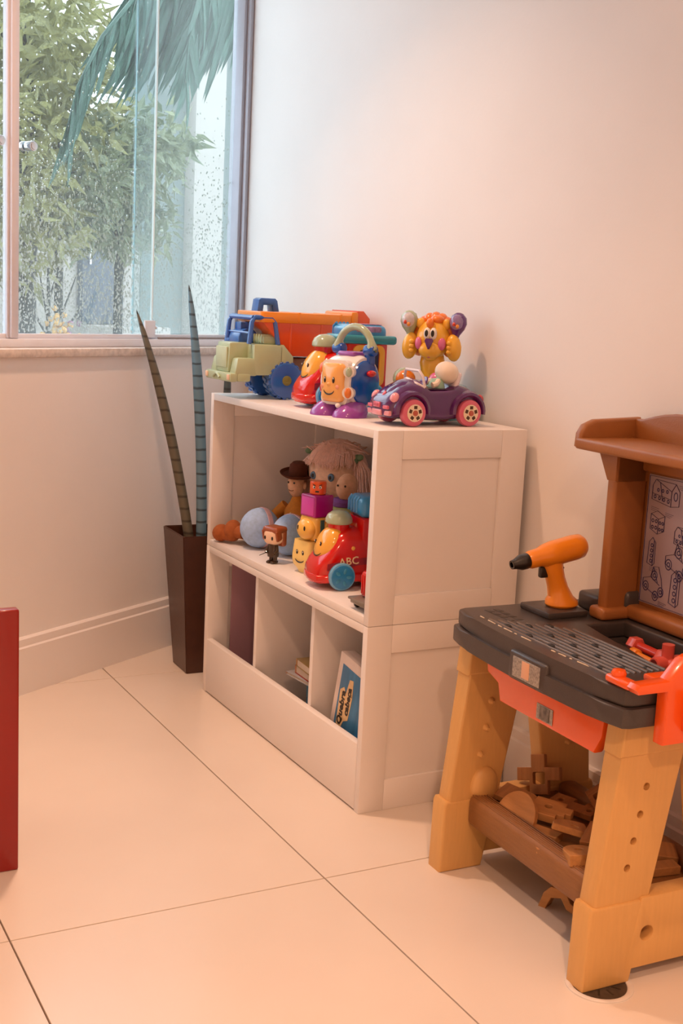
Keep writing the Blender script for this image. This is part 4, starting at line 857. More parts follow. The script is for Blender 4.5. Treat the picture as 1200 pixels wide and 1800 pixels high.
for (ax, ay, az, kx, ky) in ((-0.856, 0.016, 0.0245, -0.83, 0.10), (-0.822, 0.036, 0.036, -0.80, 0.11)):
    a_ = inv2 @ Vector((ax, ay, SM + az)); k_ = inv2 @ Vector((kx, ky, SM + 0.03)); h_ = inv2 @ Vector((-0.748, 0.178, SM + 0.025))
    G().tube([a_, (a_ + k_) / 2, k_, h_], [0.013, 0.014, 0.015, 0.018], 10).done('leg', cloth('denim_soft', '#6b4a30'), bd)
    bt = G().sph(tuple(a_), (0.024, 0.026, 0.024 if az < 0.03 else 0.030), 16, 10).done('boot', BOOT, bd)
    e_ = inv2 @ Vector((ax + 0.035, ay + 0.018, SM + az - 0.002))
    G().tube([a_, e_], [0.019, 0.017], 12).done('boot_shaft', BOOT, bt)
# plain green and purple soft doll, half hidden
gd = thing('soft_doll', 'plain soft doll in pale green top with purple collar behind the toy train', 'doll', (-0.512, 0.205, SM), 30)
G().loft([(0, 0, 0, 0.040, 0.028, 1), (0.07, 0, 0, 0.042, 0.030, 1), (0.115, 0, 0, 0.048, 0.034, 1), (0.145, 0, 0, 0.040, 0.028, 1), (0.155, 0, 0, 0.022, 0.02, 1)], 22, m=Ro(90, 0, 0)).done('top', cloth('pale_green_cloth', '#a9b87c'), gd)
G().rings([[(r_ * math.cos(2 * PI * j / 24), r_ * 0.9 * math.sin(2 * PI * j / 24), z) for j in range(24)] for r_, z in ((0.026, 0.148), (0.034, 0.152), (0.034, 0.162), (0.026, 0.170))]).done('collar', cloth('purple_cloth', '#7a4a94'), gd)
hd = G().sph((0.010, -0.004, 0.200), (0.028, 0.028, 0.036), 20, 12, rot=(0, 10, 0)).done('head', SKIN2, gd)
for sx in (-1, 1):
    G().sph((0.010 + sx * 0.011, -0.0315, 0.206), (0.003, 0.002, 0.003), 8, 5).done('button_eye', BLACK, hd)
    G().tube([(sx * 0.044, 0, 0.128), (sx * 0.052, -0.02, 0.10), (sx * 0.040, -0.036, 0.085)], [0.015, 0.014, 0.013], 10).done('arm', cloth('pale_green_cloth', '#a9b87c'), gd)
G().b2(-0.011, 0.013, -0.0375, -0.0335, 0.110, 0.126, 0.001).done('pocket', cloth('pocket_blue', '#5f8fa8'), gd)
# small standing figurine
fg = thing('figurine', 'tiny standing figurine with big brown hair and dark brown robe', 'figurine', (-0.566, 0.038, SM), 24)
FH = plastic('figurine_hair', '#9a4f2c', 0.35); FR = plastic('figurine_robe', '#3c2a1c', 0.4); FS = plastic('figurine_skin', '#efcdb0', 0.4)
for sx in (-1, 1): G().loft([(-0.013, sx * 0.0065, 0.003, 0.005, 0.003, 0.8), (-0.008, sx * 0.0065, 0.004, 0.0062, 0.004, 0.7), (0.006, sx * 0.0065, 0.004, 0.006, 0.004, 0.7)], 12).cyl((sx * 0.0065, 0.001, 0.006), (sx * 0.0065, 0.001, 0.024), 0.0056, n=12).done('boot', FR, fg)
G().loft([(0, 0, 0, 0.0145, 0.012, 0.8), (0.006, 0, 0, 0.0155, 0.0125, 0.8), (0.02, 0, 0, 0.0125, 0.0105, 0.8), (0.033, 0, 0, 0.0105, 0.009, 0.8)], 16, m=Tr(0, 0, 0.017) @ Ro(90, 0, 0)).done('robe', FR, fg)
for sx in (-1, 1): G().tube([(sx * 0.011, 0, 0.046), (sx * 0.016, -0.004, 0.034), (sx * 0.013, -0.012, 0.027)], [0.0045, 0.005, 0.004], 8).done('arm', FR, fg)
G().tube([(-0.013, -0.012, 0.027), (-0.016, -0.034, 0.022)], [0.0012, 0.0008], 6).done('wand', M('stick_wood', '#3a2a1e', 0.6), fg)
hd = G().box((0, 0, 0.070), (0.046, 0.040, 0.042), 0.014, 4).done('head', FS, fg)
for sx in (-1, 1):
    G().sph((sx * 0.012, -0.0200, 0.067), (0.0035, 0.001, 0.0050), 10, 5).done('eye', BLACK, hd)
    G().sph((sx * 0.0232, 0.003, 0.064), (0.003, 0.005, 0.006), 10, 6).done('ear', FS, hd)
G().box((0, 0.004, 0.0865), (0.051, 0.046, 0.018), 0.008, 3).box((0, 0.017, 0.068), (0.050, 0.018, 0.050), 0.007, 3).box((0.0225, -0.007, 0.074), (0.007, 0.020, 0.028), 0.003, 2, rot=(14, 0, 0)).box((-0.0225, -0.007, 0.074), (0.007, 0.020, 0.028), 0.003, 2, rot=(14, 0, 0)).done('hair', FH, hd)
# stacking blocks
YB1 = plastic('block_yellow', '#f8d880', 0.35); YB2 = plastic('block_amber', '#f4c357', 0.35); MAG = plastic('block_magenta', '#b0128e', 0.3); OBL = plastic('block_orange', '#f05a14', 0.3); STR = plastic('bee_stripe', '#3f6f70', 0.35)
bx0, by0 = -0.448, 0.085
c1 = thing('face_cup', 'yellow stacking cup with smiling face at the bottom of the block tower', 'toy cup', (bx0, by0, SM), 14)
G().rings([[(x * k, y * k, z) for x, y in rrect(-0.036, 0.036, -0.036, 0.036, 0.012, 4)] for k, z in ((0.62, 0.0), (0.66, 0.006), (0.92, 0.020), (0.99, 0.030), (1.0, 0.045), (0.92, 0.075), (0.90, 0.082), (0.3, 0.083))]).done('cup_body', YB1, c1)
for sx in (-1, 1):
    e = G().sph((sx * 0.011, -0.0355, 0.052), (0.0038, 0.0016, 0.0070), 10, 6, rot=(8, 0, 0)).done('eye', BLACK, c1)
    G().sph((sx * 0.011 + 0.001, -0.0368, 0.055), (0.0014, 0.0008, 0.0022), 8, 4).done('eye_glint', M('glint_white', '#ffffff'), e)
G().tube([(0.017 * math.sin(a), -0.0364, 0.038 - 0.010 * math.cos(a)) for a in [-1.2 + 2.4 * i / 12 for i in range(13)]], [0.0006 + 0.0012 * math.sin(PI * i / 12) for i in range(13)], 6).done('smile', BLACK, c1)
c2 = thing('bee_block', 'amber bee block with dark green stripes between the face cup and magenta cube', 'toy block', (bx0 + 0.006, by0 + 0.008, SM + 0.0835), 14)
G().rings([[(x * k, y * k, z) for x, y in rrect(-0.034, 0.034, -0.030, 0.036, 0.012, 4)] for k, z in ((0.8, 0.0), (0.95, 0.006), (1.0, 0.03), (0.97, 0.052), (0.9, 0.058), (0.3, 0.0585))]).done('block_body', YB2, c2)
fb = G().sph((0, -0.030, 0.028), (0.030, 0.020, 0.027), 20, 12).done('bee_head', YB2, c2)
for sx in (-1, 1): G().sph((sx * 0.012, -0.0480, 0.032), (0.0032, 0.0016, 0.006), 8, 5).done('eye', BLACK, fb)
for y in (-0.010, 0.018):
    G().b2(0.032, 0.0358, y - 0.006, y + 0.006, 0.006, 0.053, 0.001).done('stripe', STR, c2)
G().sph((0.0355, 0.004, 0.034), (0.003, 0.006, 0.013), 10, 6).done('wing', YB1, c2)
c3 = thing('magenta_cube', 'magenta plastic cube stacked above the bee block', 'toy block', (bx0 + 0.010, by0 + 0.006, SM + 0.1423), 12)
G().b2(-0.029, 0.029, -0.029, 0.029, 0, 0.054, 0.004, 3).done('cube_body', MAG, c3)
G().b2(-0.023, 0.023, -0.0298, -0.0285, 0.005, 0.048, 0.0006).done('side_panel', plastic('block_magenta_light', '#d43fb6'), c3)
c4 = thing('angry_block', 'orange round block with an angry face on top of the tower', 'toy block', (bx0 + 0.012, by0 + 0.006, SM + 0.1966), 56)
G().lathe([(0.018, 0), (0.0205, 0.002), (0.0205, 0.029), (0.019, 0.032), (0.001, 0.0325)], 24).done('block_body', OBL, c4)
for sx in (-1, 1):
    e = G().sph((sx * 0.0075, -0.0193, 0.019), (0.0036, 0.0016, 0.0040), 10, 6).done('eye', M('eye_white', '#f4efe8'), c4)
    G().sph((sx * 0.0070, -0.0206, 0.0185), (0.0018, 0.0008, 0.0022), 8, 4).done('pupil', BLACK, e)
    G().box((sx * 0.0080, -0.0200, 0.0245), (0.0080, 0.0012, 0.0016), 0, rot=(0, sx * -22, sx * 20)).done('brow', BLACK, c4)
G().box((0, -0.0204, 0.0085), (0.009, 0.0012, 0.004), 0.001).done('mouth', BLACK, c4)
# little wagon and red canister near the right side
wg = thing('toy_wagon', 'small grey flat wagon with black wheels at the right end of the middle shelf', 'toy wagon', (-0.068, 0.055, SM), 0)
G().b2(-0.034, 0.034, -0.045, 0.045, 0.012, 0.022, 0.002).b2(-0.037, 0.037, -0.050, 0.050, 0.020, 0.026, 0.002).done('wagon_bed', plastic('wagon_grey', '#7d776c', 0.45), wg)
for sx in (-1, 1):
    for y in (-0.028, 0.028): wheel(wg, sx * 0.034, y, 0.0085, 0.0085, 0.008, BLACK, plastic('wagon_grey', '#7d776c'), sx, hubr=0.4)
cn = thing('red_canister', 'red plastic canister standing on the small grey wagon', 'canister', (-0.068, 0.055, SM + 0.0262), 0)
G().b2(-0.026, 0.026, -0.026, 0.026, 0, 0.058, 0.008, 3).done('canister_body', TRED, cn)
G().lathe([(0.010, 0.057), (0.012, 0.060), (0.012, 0.068), (0.009, 0.071), (0.001, 0.071)], 18).done('cap', TRED, cn)
g = G()
for i in range(5): g.b2(-0.020 + i * 0.009, -0.016 + i * 0.009, -0.0272, -0.0255, 0.008, 0.05, 0.0006)
g.done('ribs', TRED, cn)

# ================================================================== toy workbench
WTAN = M('bench_tan', '#d8a866', 0.42, 0.03, 26, 0.12, 300, stretch=(6, 6, 0.7)); WCHAR = M('bench_charcoal', '#423b39', 0.33, 0.06, 40, 0.15, 500); WBRN = M('bench_brown', '#9c6232', 0.38, 0.06, 20, 0.12, 300)
WORG = plastic('bench_orange', '#ee5a12', 0.32); WBAR = M('bench_bar_brown', '#8f6238', 0.45, 0.1, 30, 0.3, 200, stretch=(1, 8, 8)); HOLE = M('hole_shade', '#8a5a2c', 0.7)
BO = (0.5125, 0.015); BR = -1.8
wb = thing('toy_workbench', 'tan, charcoal and orange plastic toy workbench with brown back panel', 'workbench', (BO[0], BO[1], 0), BR)
BM = Tr(BO[0], BO[1], 0) @ Ro(0, 0, BR)
def bw(x, y, z=0): return BM @ Vector((x, y, z))
DB = 0.352                                     # depth between front and back faces at the floor
def leg_prof(back):
    P = [(0.0, 0.0), (0.084, 0.0), (0.120, 0.142), (0.168, 0.405), (0.172, 0.461), (0.040, 0.461), (0.033, 0.39), (0.006, 0.15)]
    return [(DB - y, z) for y, z in P] if back else P
def leg_holes(back):
    H = [(0.092, 0.344), (0.084, 0.297), (0.075, 0.252), (0.067, 0.206)]
    return [circ((DB - y) if back else y, z, 0.0068, 12) for y, z in H]
def drill_holes(o, cut):
    c = cut.done('cutter', WTAN, wb)
    md = o.modifiers.new('holes', 'BOOLEAN'); md.operation = 'DIFFERENCE'; md.object = c; md.solver = 'EXACT'
    bpy.context.view_layer.update()
    me = bpy.data.meshes.new_from_object(o.evaluated_get(bpy.context.evaluated_depsgraph_get()))
    o.modifiers.clear(); old = o.data; o.data = me; me.name = 'leg'; bpy.data.meshes.remove(old)
    me.set_sharp_from_angle(angle=math.radians(38))
    bpy.data.objects.remove(c)
for sx in (-1, 1):
    for back in (False, True):
        x_in, x_out = sx * 0.207, sx * 0.248
        a, b = sorted((x_in, x_out))
        lg = G().prism(leg_prof(back), b - a, m=Tr(a, 0, 0) @ YZ, bev=0.005, seg=3).done('leg', WTAN, wb)
        cut = G()
        for hp in leg_holes(back):
            q = sorted((sx * 0.238, sx * 0.255)); cut.prism(hp, q[1] - q[0], m=Tr(q[0], 0, 0) @ YZ)
        drill_holes(lg, cut)
        yy = (lambda v: DB - v) if back else (lambda v: v)
        q = sorted((sx * 0.205, sx * 0.2525))
        foot = [(yy(-0.006), 0.0), (yy(0.090), 0.0), (yy(0.118), 0.135), (yy(0.110), 0.146), (yy(0.000), 0.146), (yy(-0.004), 0.138)]
        G().prism(foot, q[1] - q[0], m=Tr(q[0], 0, 0) @ YZ, bev=0.005, seg=3).done('foot_block', WTAN, lg)
        cap = [(yy(0.030), 0.400), (yy(0.172), 0.400), (yy(0.176), 0.461), (yy(0.036), 0.461)]
        G().prism(cap, q[1] - q[0], m=Tr(q[0], 0, 0) @ YZ, bev=0.005, seg=3).done('cap_block', WTAN, lg)
        for (y, z) in ((0.100, 0.425), (0.142, 0.423)):
            G().cyl((sx * 0.2520, yy(y), z), (sx * 0.2530, yy(y), z), 0.0062, n=14).done('screw_hole', HOLE, lg)
        for (y, z) in ((0.088, 0.344), (0.080, 0.290), (0.071, 0.236)):        # nubs on the inner side
            G().tube([(sx * 0.2075, yy(y), z), (sx * 0.198, yy(y), z - 0.001)], [0.0075, 0.003], 12).done('nub', WTAN, lg)
    q = sorted((sx * 0.215, sx * 0.2535))
    cb = G().prism([(0.075, 0.024), (DB - 0.075, 0.024), (DB - 0.10, 0.150), (0.10, 0.150)], q[1] - q[0], [circ(0.118, 0.084, 0.013, 18), circ(DB - 0.118, 0.084, 0.013, 18)], m=Tr(q[0], 0, 0) @ YZ, bev=0.004, seg=2).done('side_crossbar', WTAN, wb)
    q2 = sorted((sx * 0.2145, sx * 0.2148))
    r_ = sorted((sx * 0.204, sx * 0.2475))
    G().b2(r_[0], r_[1], 0.155, DB - 0.155, 0.404, 0.461, 0.006).done('side_top_rail', WTAN, wb)
    # raised rib block near the front bar, inner side of the front leg
    G().sph((sx * 0.208, 0.084, 0.170), (0.018, 0.032, 0.040), 18, 12).done('bar_socket', WTAN, wb)
bar = G().b2(-0.2065, 0.2065, 0.048, 0.090, 0.094, 0.156, 0.012, 3).done('front_bar', WBAR, wb)
g = G()
for i in range(6): g.tube([(-0.200, 0.056 + i * 0.0055, 0.1558), (0.200, 0.056 + i * 0.0055, 0.1558)], 0.0014, 5)
g.done('grip_ribs', WBAR, bar)
G().b2(-0.2065, 0.2065, DB - 0.09, DB - 0.048, 0.094, 0.156, 0.012, 3).done('back_bar', WBAR, wb)
G().b2(-0.2060, 0.2060, 0.0905, DB - 0.0905, 0.126, 0.136, 0.002).done('lower_shelf', WBAR, wb)
# table top
def bow_outline(x0, x1, yf, yb, bow, r=0.02, n=14, skew=0.013):
    pts = []
    for i in range(n + 1):
        u = i / n; x = x0 + r * 0.3 + (x1 - x0 - 0.6 * r) * u
        e = min(u, 1 - u) * n
        pts.append((x, yf - skew * u - bow * (1 - (2 * u - 1) ** 2) + (0.006 if e < 0.5 else 0.0)))
    pts += [(x1, yf - skew + r), (x1, yb - 0.01), (x1 - 0.01, yb), (x0 + 0.01, yb), (x0, yb - 0.01), (x0, yf + r)]
    return pts
pocket = [(-0.066, 0.196), (0.0, 0.181), (0.08, 0.166), (0.16, 0.150), (0.222, 0.142), (0.222, 0.282), (-0.066, 0.282)]
top = G().prism(bow_outline(-0.244, 0.281, 0.014, 0.357, 0.013), 0.031, [pocket], m=Tr(0, 0, 0.4955), bev=0.005, seg=3).prism(bow_outline(-0.250, 0.287, 0.008, 0.360, 0.013), 0.033, [pocket], m=Tr(0, 0, 0.4625), bev=0.004, seg=2)
top = top.done('table_top', WCHAR, wb)
G().b2(-0.070, 0.226, 0.136, 0.286, 0.4635, 0.484).done('tray_floor', WCHAR, wb)
g = G()
for i in range(10):
    y = 0.032 + i * 0.0125; g.tube([(-0.150 + 0.012 * i, y, 0.5268), (0.215, y - 0.006, 0.5268)], 0.0026, 8)
g.done('work_ribs', M('rib_grey', '#6b615b', 0.16, 0.03, coat=0.6), top)
g = G()
for j, y in enumerate((0.040, 0.078, 0.116)):
    for i in range(5): g.sph((-0.10 + i * 0.068 + j * 0.012, y, 0.5275), (0.0105, 0.0052, 0.0022), 14, 6)
g.done('slot_holes', M('slot_black', '#120d0b', 0.6), top)
g = G()
for x0, x1 in ((-0.175, -0.16), (-0.145, -0.118), (-0.108, -0.095), (-0.088, -0.06), (-0.052, -0.045), (-0.03, 0.0), (0.06, 0.072), (0.08, 0.10), (0.11, 0.116), (0.13, 0.16)):
    ym = lambda x: 0.014 - 0.013 * (1 - ((x - 0.014) / 0.258) ** 2) + 0.020
    g.tube([(x0, ym(x0), 0.5266), ((x0 + x1) / 2, ym((x0 + x1) / 2), 0.5268), (x1, ym(x1), 0.5266)], 0.0013, 4)
g.done('ruler_marks', M('worn_cream_paint', '#cbb79a', 0.6, 0.3, 80), top, kind='stuff')
g = G()
for i in range(5): g.b2(-0.215 + i * 0.022, -0.196 + i * 0.022, 0.062, 0.075, 0.5262, 0.5272, 0.0004)
for i in range(4): g.b2(-0.215 + i * 0.022, -0.196 + i * 0.022, 0.082, 0.095, 0.5262, 0.5272, 0.0004)
g.done('grid_relief', M('grid_dark', '#3a312c', 0.4), top)
# front badge and drawer
cl = G().box((0.040, -0.002, 0.486), (0.112, 0.022, 0.052), 0.006, 3).done('badge_plate', WCHAR, wb)
SIL = M('brushed_silver', '#a8a39c', 0.35, 0.35, 260, metal=0.6)
bs = G().b2(0.000, 0.080, -0.0145, -0.0125, 0.468, 0.504, 0.0006).done('badge_sticker', SIL, cl)
G().b2(0.028, 0.050, -0.0152, -0.0140, 0.472, 0.502, 0.002).done('badge_window', M('badge_pink', '#e0ad8c', 0.3), bs)
dr = G().prism([(-0.160, 0.452), (-0.155, 0.424), (-0.118, 0.412), (-0.108, 0.380), (0.172, 0.380), (0.190, 0.412), (0.194, 0.452)], 0.022, m=Tr(0, 0.060, 0) @ XZ, bev=0.004, seg=2).b2(-0.105, 0.170, 0.0605, 0.29, 0.384, 0.45, 0.004).done('drawer', WORG, wb)
ds = G().b2(0.010, 0.058, 0.0368, 0.0375, 0.388, 0.416).done('drawer_sticker', SIL, dr)
G().b2(0.020, 0.048, 0.0360, 0.0366, 0.390, 0.414).done('sticker_picture', M('sticker_grey', '#6f675f', 0.4, 0.7, 90), ds)
# charcoal riser at the back left and drill dock
G().box((-0.150, 0.300, 0.545), (0.070, 0.085, 0.036), 0.008, 3).box((-0.105, 0.315, 0.560), (0.060, 0.05, 0.040), 0.010, 3).done('back_riser', WCHAR, wb)
G().box((-0.163, 0.187, 0.5325), (0.098, 0.092, 0.013), 0.004, 2).done('drill_dock', WCHAR, wb)
# brown back
pl_, pr_ = -0.108, 0.235
for x in (pl_, pr_):
    G().box((x + 0.0125, 0.283, 0.690), (0.025, 0.076, 0.312), 0.006, 3).done('back_post', WBRN, wb)
    G().box((x + 0.0125, 0.281, 0.539), (0.045, 0.096, 0.024), 0.008, 3).done('post_foot', WBRN, wb)
    s_ = -1 if x < 0 else 1
    G().prism([(x + (0.0 if s_ < 0 else 0.025), 0.792), (x + (0.025 if s_ < 0 else 0.0), 0.792), (x + (0.025 if s_ < 0 else 0.0), 0.842), (x + (-0.030 if s_ < 0 else 0.055), 0.842)], 0.078, m=Tr(0, 0.322, 0) @ XZ, bev=0.003).done('corbel', WBRN, wb)
G().b2(pl_ + 0.008, pr_ + 0.017, 0.3205, 0.336, 0.53, 0.846, 0.002).done('back_board', WBRN, wb)
G().b2(pl_ + 0.020, pr_ + 0.005, 0.292, 0.325, 0.528, 0.556, 0.009, 3).done('base_bar', WBRN, wb)
G().b2(pl_ + 0.022, pr_ + 0.003, 0.306, 0.325, 0.812, 0.846, 0.006, 2).done('head_bar', WBRN, wb)
xs0, xs1 = -0.180, 0.307
sh = G().prism(rrect(xs0, xs1, 0.212, 0.362, 0.014), 0.022, m=Tr(0, 0, 0.844), bev=0.006, seg=3).done('top_tray', WBRN, wb)
for s_, x in ((1, xs0), (-1, xs1)):
    a, b = sorted((x + s_ * 0.0, x + s_ * 0.020))
    G().prism([(0.214, 0.848), (0.360, 0.848), (0.360, 0.905), (0.250, 0.900), (0.226, 0.890), (0.216, 0.874)], b - a, m=Tr(a, 0, 0) @ YZ, bev=0.006, seg=3).done('tray_side', WBRN, sh)
lipx = np.linspace(xs0 + 0.01, xs1 - 0.01, 17)
lip = [(xs0 + 0.01, 0.850)] + [(xs1 - 0.01, 0.850)] + [(x, 0.902 + 0.020 * min(1, max(0, 6 * min((x - xs0) / (xs1 - xs0), (xs1 - x) / (xs1 - xs0)) - 0.4))) for x in lipx[::-1]]
G().prism(lip, 0.018, m=Tr(0, 0.362, 0) @ XZ, bev=0.004, seg=2).done('tray_back', WBRN, sh)
# plan sheet with printed sketches
sheet = G().b2(pl_ + 0.032, pr_ - 0.007, 0.3185, 0.3207, 0.562, 0.808, 0.0006).done('plan_sheet', M('plan_paper', '#b6a3a8', 0.35, 0.10, 8), wb)
INK = M('plan_ink', '#2f2a58', 0.6)
LIN = G(); YF = 0.3182
def pl2(pts, close=False, w=0.0011):
    P = [(x, YF, z) for x, z in pts]
    if close: P = P + [P[0]]
    LIN.tube(P, w, 4, flat=0.4)
def ring(x, z, r, ry=None): LIN.tube([(a, YF, b) for a, b in circ(x, z, r, 14, ry)], 0.0010, 4, flat=0.4, closed=True)
X0, X1 = pl_ + 0.035, pr_ - 0.010
pl2([(X0, 0.565), (X1, 0.565), (X1, 0.805), (X0, 0.805)], True, 0.0011)
def hut(x, z, s):
    pl2([(x, z), (x + 0.055 * s, z - 0.008 * s), (x + 0.055 * s, z + 0.022 * s), (x + 0.008 * s, z + 0.040 * s), (x, z + 0.028 * s)], True)
    pl2([(x + 0.055 * s, z - 0.008 * s), (x + 0.078 * s, z - 0.004 * s), (x + 0.078 * s, z + 0.024 * s), (x + 0.066 * s, z + 0.038 * s), (x + 0.055 * s, z + 0.022 * s)], True)
    pl2([(x + 0.008 * s, z + 0.040 * s), (x + 0.066 * s, z + 0.038 * s)]); pl2([(x, z + 0.012 * s), (x + 0.055 * s, z + 0.006 * s)]); pl2([(x + 0.02 * s, z + 0.036 * s), (x + 0.03 * s, z + 0.0 * s)])
    for k in range(4): ring(x + (0.008 + 0.013 * k) * s, z + (0.006 - 0.0015 * k) * s, 0.003 * s)
    for k in range(3): ring(x + (0.016 + 0.013 * k) * s, z + 0.020 * s, 0.0028 * s)
    ring(x + 0.067 * s, z + 0.014 * s, 0.005 * s, 0.008 * s)
def cube(x, z, s):
    pl2([(x, z), (x + 0.022 * s, z - 0.008 * s), (x + 0.040 * s, z), (x + 0.040 * s, z + 0.030 * s), (x + 0.018 * s, z + 0.038 * s), (x, z + 0.030 * s)], True)
    pl2([(x, z + 0.030 * s), (x + 0.022 * s, z + 0.022 * s), (x + 0.040 * s, z + 0.030 * s)]); pl2([(x + 0.022 * s, z + 0.022 * s), (x + 0.022 * s, z - 0.008 * s)])
    for k in range(2):
        for j in range(2): ring(x + (0.006 + 0.010 * k) * s, z + (0.004 + 0.013 * j) * s, 0.003 * s); ring(x + (0.027 + 0.008 * k) * s, z + (0.002 + 0.013 * j) * s, 0.0026 * s)
def buggy(x, z, s):
    pl2([(x, z), (x + 0.045 * s, z - 0.016 * s), (x + 0.056 * s, z - 0.008 * s), (x + 0.050 * s, z + 0.02 * s), (x + 0.040 * s, z + 0.042 * s), (x + 0.026 * s, z + 0.040 * s), (x + 0.020 * s, z + 0.020 * s), (x, z + 0.014 * s)], True)
    for (a, b) in ((0.008, 0.0), (0.036, -0.014), (0.050, -0.004), (0.030, 0.024)): ring(x + a * s, z + b * s, 0.0075 * s, 0.009 * s); ring(x + a * s, z + b * s, 0.0035 * s)
    pl2([(x + 0.020 * s, z + 0.020 * s), (x + 0.046 * s, z + 0.008 * s)]); pl2([(x + 0.026 * s, z + 0.040 * s), (x + 0.040 * s, z + 0.012 * s)])
def robot(x, z, s):
    pl2([(x, z), (x + 0.016 * s, z - 0.004 * s), (x + 0.022 * s, z + 0.002 * s), (x + 0.022 * s, z + 0.046 * s), (x + 0.012 * s, z + 0.056 * s), (x + 0.002 * s, z + 0.046 * s)], True)
    for k in range(4): ring(x + 0.011 * s, z + (0.006 + 0.011 * k) * s, 0.0034 * s)
    pl2([(x + 0.016 * s, z - 0.004 * s), (x + 0.017 * s, z + 0.05 * s)])
hut(X0 + 0.010, 0.762, 0.95); cube(X0 + 0.012, 0.706, 0.95); robot(X0 + 0.012, 0.640, 0.9); buggy(X0 + 0.006, 0.596, 1.0)
hut(X0 + 0.080, 0.690, 0.8); buggy(X0 + 0.062, 0.648, 1.1); robot(X0 + 0.080, 0.578, 1.15); cube(X0 + 0.120, 0.60, 1.2); buggy(X0 + 0.140, 0.66, 1.2); hut(X0 + 0.16, 0.73, 1.1); robot(X0 + 0.19, 0.60, 1.2); cube(X0 + 0.24, 0.68, 1.1); buggy(X0 + 0.23, 0.60, 1.2)
for (x, z) in ((X0 + 0.010, 0.748), (X0 + 0.05, 0.744 - 0.002), (X0 + 0.080, 0.797), (X0 + 0.020, 0.634), (X0 + 0.052, 0.574), (X0 + 0.14, 0.775), (X0 + 0.2, 0.65)):
    for k in range(3): pl2([(x, z - k * 0.003), (x + 0.022 - 0.004 * k, z - k * 0.003 - 0.002)], w=0.0006)
LIN.done('printed_sketches', INK, sheet)
# orange vise on the right
vs = G().prism([(0.058, 0.440), (0.215, 0.440), (0.215, 0.585), (0.100, 0.580), (0.086, 0.574), (0.060, 0.545), (0.002, 0.543), (-0.004, 0.536), (0.002, 0.5275), (0.058, 0.5275)], 0.026, m=Tr(0.2880, 0, 0) @ YZ, bev=0.003, seg=2).b2(0.232, 0.291, -0.002, 0.022, 0.5275, 0.5405, 0.005, 3).b2(0.25, 0.291, 0.06, 0.20, 0.5275, 0.540, 0.004).done('vise_bracket', WORG, wb)
G().lathe([(0.001, 0.0), (0.012, 0.0), (0.0125, 0.004), (0.010, 0.009), (0.001, 0.0105)], 20, m=Tr(0.250, 0.012, 0.5405)).done('vise_knob', WORG, wb)
jw = G().box((0.327, 0.125, 0.490), (0.030, 0.070, 0.058), 0.004, 2).box((0.323, 0.135, 0.545), (0.024, 0.052, 0.06), 0.004, 2, top=(0.7, 0.6)).b2(0.309, 0.349, 0.165, 0.215, 0.44, 0.575, 0.004).done('vise_jaw', WORG, wb)
# ------------------------------------------------------------------ toy drill
DOR = plastic('drill_orange', '#ec8d1e', 0.4); DBL = plastic('drill_black', '#1c1613', 0.4)
dl = thing('toy_drill', 'orange toy power drill with black nose standing on the workbench', 'toy drill', tuple(bw(-0.160, 0.192, 0.5395)), BR)
dm = Tr(0, -0.022, 0.104) @ Ro(11, 0, 0) @ Ro(90, 0, 0)
G().lathe([(0.001, -0.074), (0.018, -0.073), (0.0235, -0.066), (0.025, -0.05), (0.0245, 0.000), (0.022, 0.018), (0.0180, 0.030), (0.0175, 0.050), (0.015, 0.056), (0.001, 0.056)], 24, m=dm).done('motor_body', DOR, dl)
G().lathe([(0.015, 0.0565), (0.0155, 0.060), (0.015, 0.072), (0.010, 0.084), (0.0085, 0.092), (0.0055, 0.092), (0.0055, 0.082), (0.001, 0.082)], 20, m=dm).done('chuck', DBL, dl)
G().rings([[(x * k * 0.85, y * k + cy, z) for x, y in circ(0, 0, 1, 20)] for z, k, cy in ((0.0, 0.030, 0.010), (0.004, 0.034, 0.010), (0.012, 0.033, 0.009), (0.020, 0.026, 0.006), (0.040, 0.0215, -0.003), (0.060, 0.0205, -0.011), (0.078, 0.022, -0.018), (0.10, 0.022, -0.022))]).done('handle', DOR, dl)
G().b2(-0.006, 0.006, -0.048, -0.028, 0.058, 0.080, 0.004, 2).done('trigger', DBL, dl)
G().sph((0, 0.0065, 0.075), 0.003, 8, 5).done('screw', DBL, dl)
# ------------------------------------------------------------------ plastic bolts in the tray
CORAL = plastic('bolt_coral', '#d95a4e', 0.4); CORD = plastic('bolt_red', '#c23324', 0.4); YOR = plastic('bolt_amber', '#ea8a2a', 0.4)
ZT = 0.4842
b1 = thing('toy_bolt', 'long red plastic bolt with hexagonal ends in the workbench tray', 'toy bolt', tuple(bw(-0.012, 0.258, ZT + 0.016)), BR - 4)
G().cyl((0, 0, 0), (0.022, 0, 0), 0.0155, n=6, bev=0.002).done('head', CORAL, b1)
G().cyl((0.022, 0, 0), (0.11, 0, 0), 0.009, n=14).done('shank', CORD, b1)
G().cyl((0.085, 0, 0), (0.112, 0, 0), 0.0155, n=6, bev=0.002).done('nut', CORAL, b1)
b2_ = thing('toy_bit', 'amber plastic screw bit lying in front of the red bolt', 'toy bolt', tuple(bw(0.020, 0.232, ZT + 0.0105)), BR - 6)
G().cyl((0, 0, 0), (0.02, 0, 0), 0.010, n=12, bev=0.002).cyl((0.02, 0, 0), (0.075, 0, 0), 0.006, n=12).done('bit_body', YOR, b2_)
b3 = thing('toy_pipe', 'coral plastic tee connector at the right of the workbench tray', 'toy pipe', tuple(bw(0.105, 0.240, ZT + 0.0135)), BR)
G().cyl((0, -0.03, 0), (0, 0.03, 0), 0.013, n=16, bev=0.002).cyl((0, 0, 0.0), (0, 0.0, 0.034), 0.011, n=16).cyl((0, 0, 0), (0.04, 0.004, 0), 0.011, n=16).done('tee_body', CORAL, b3)
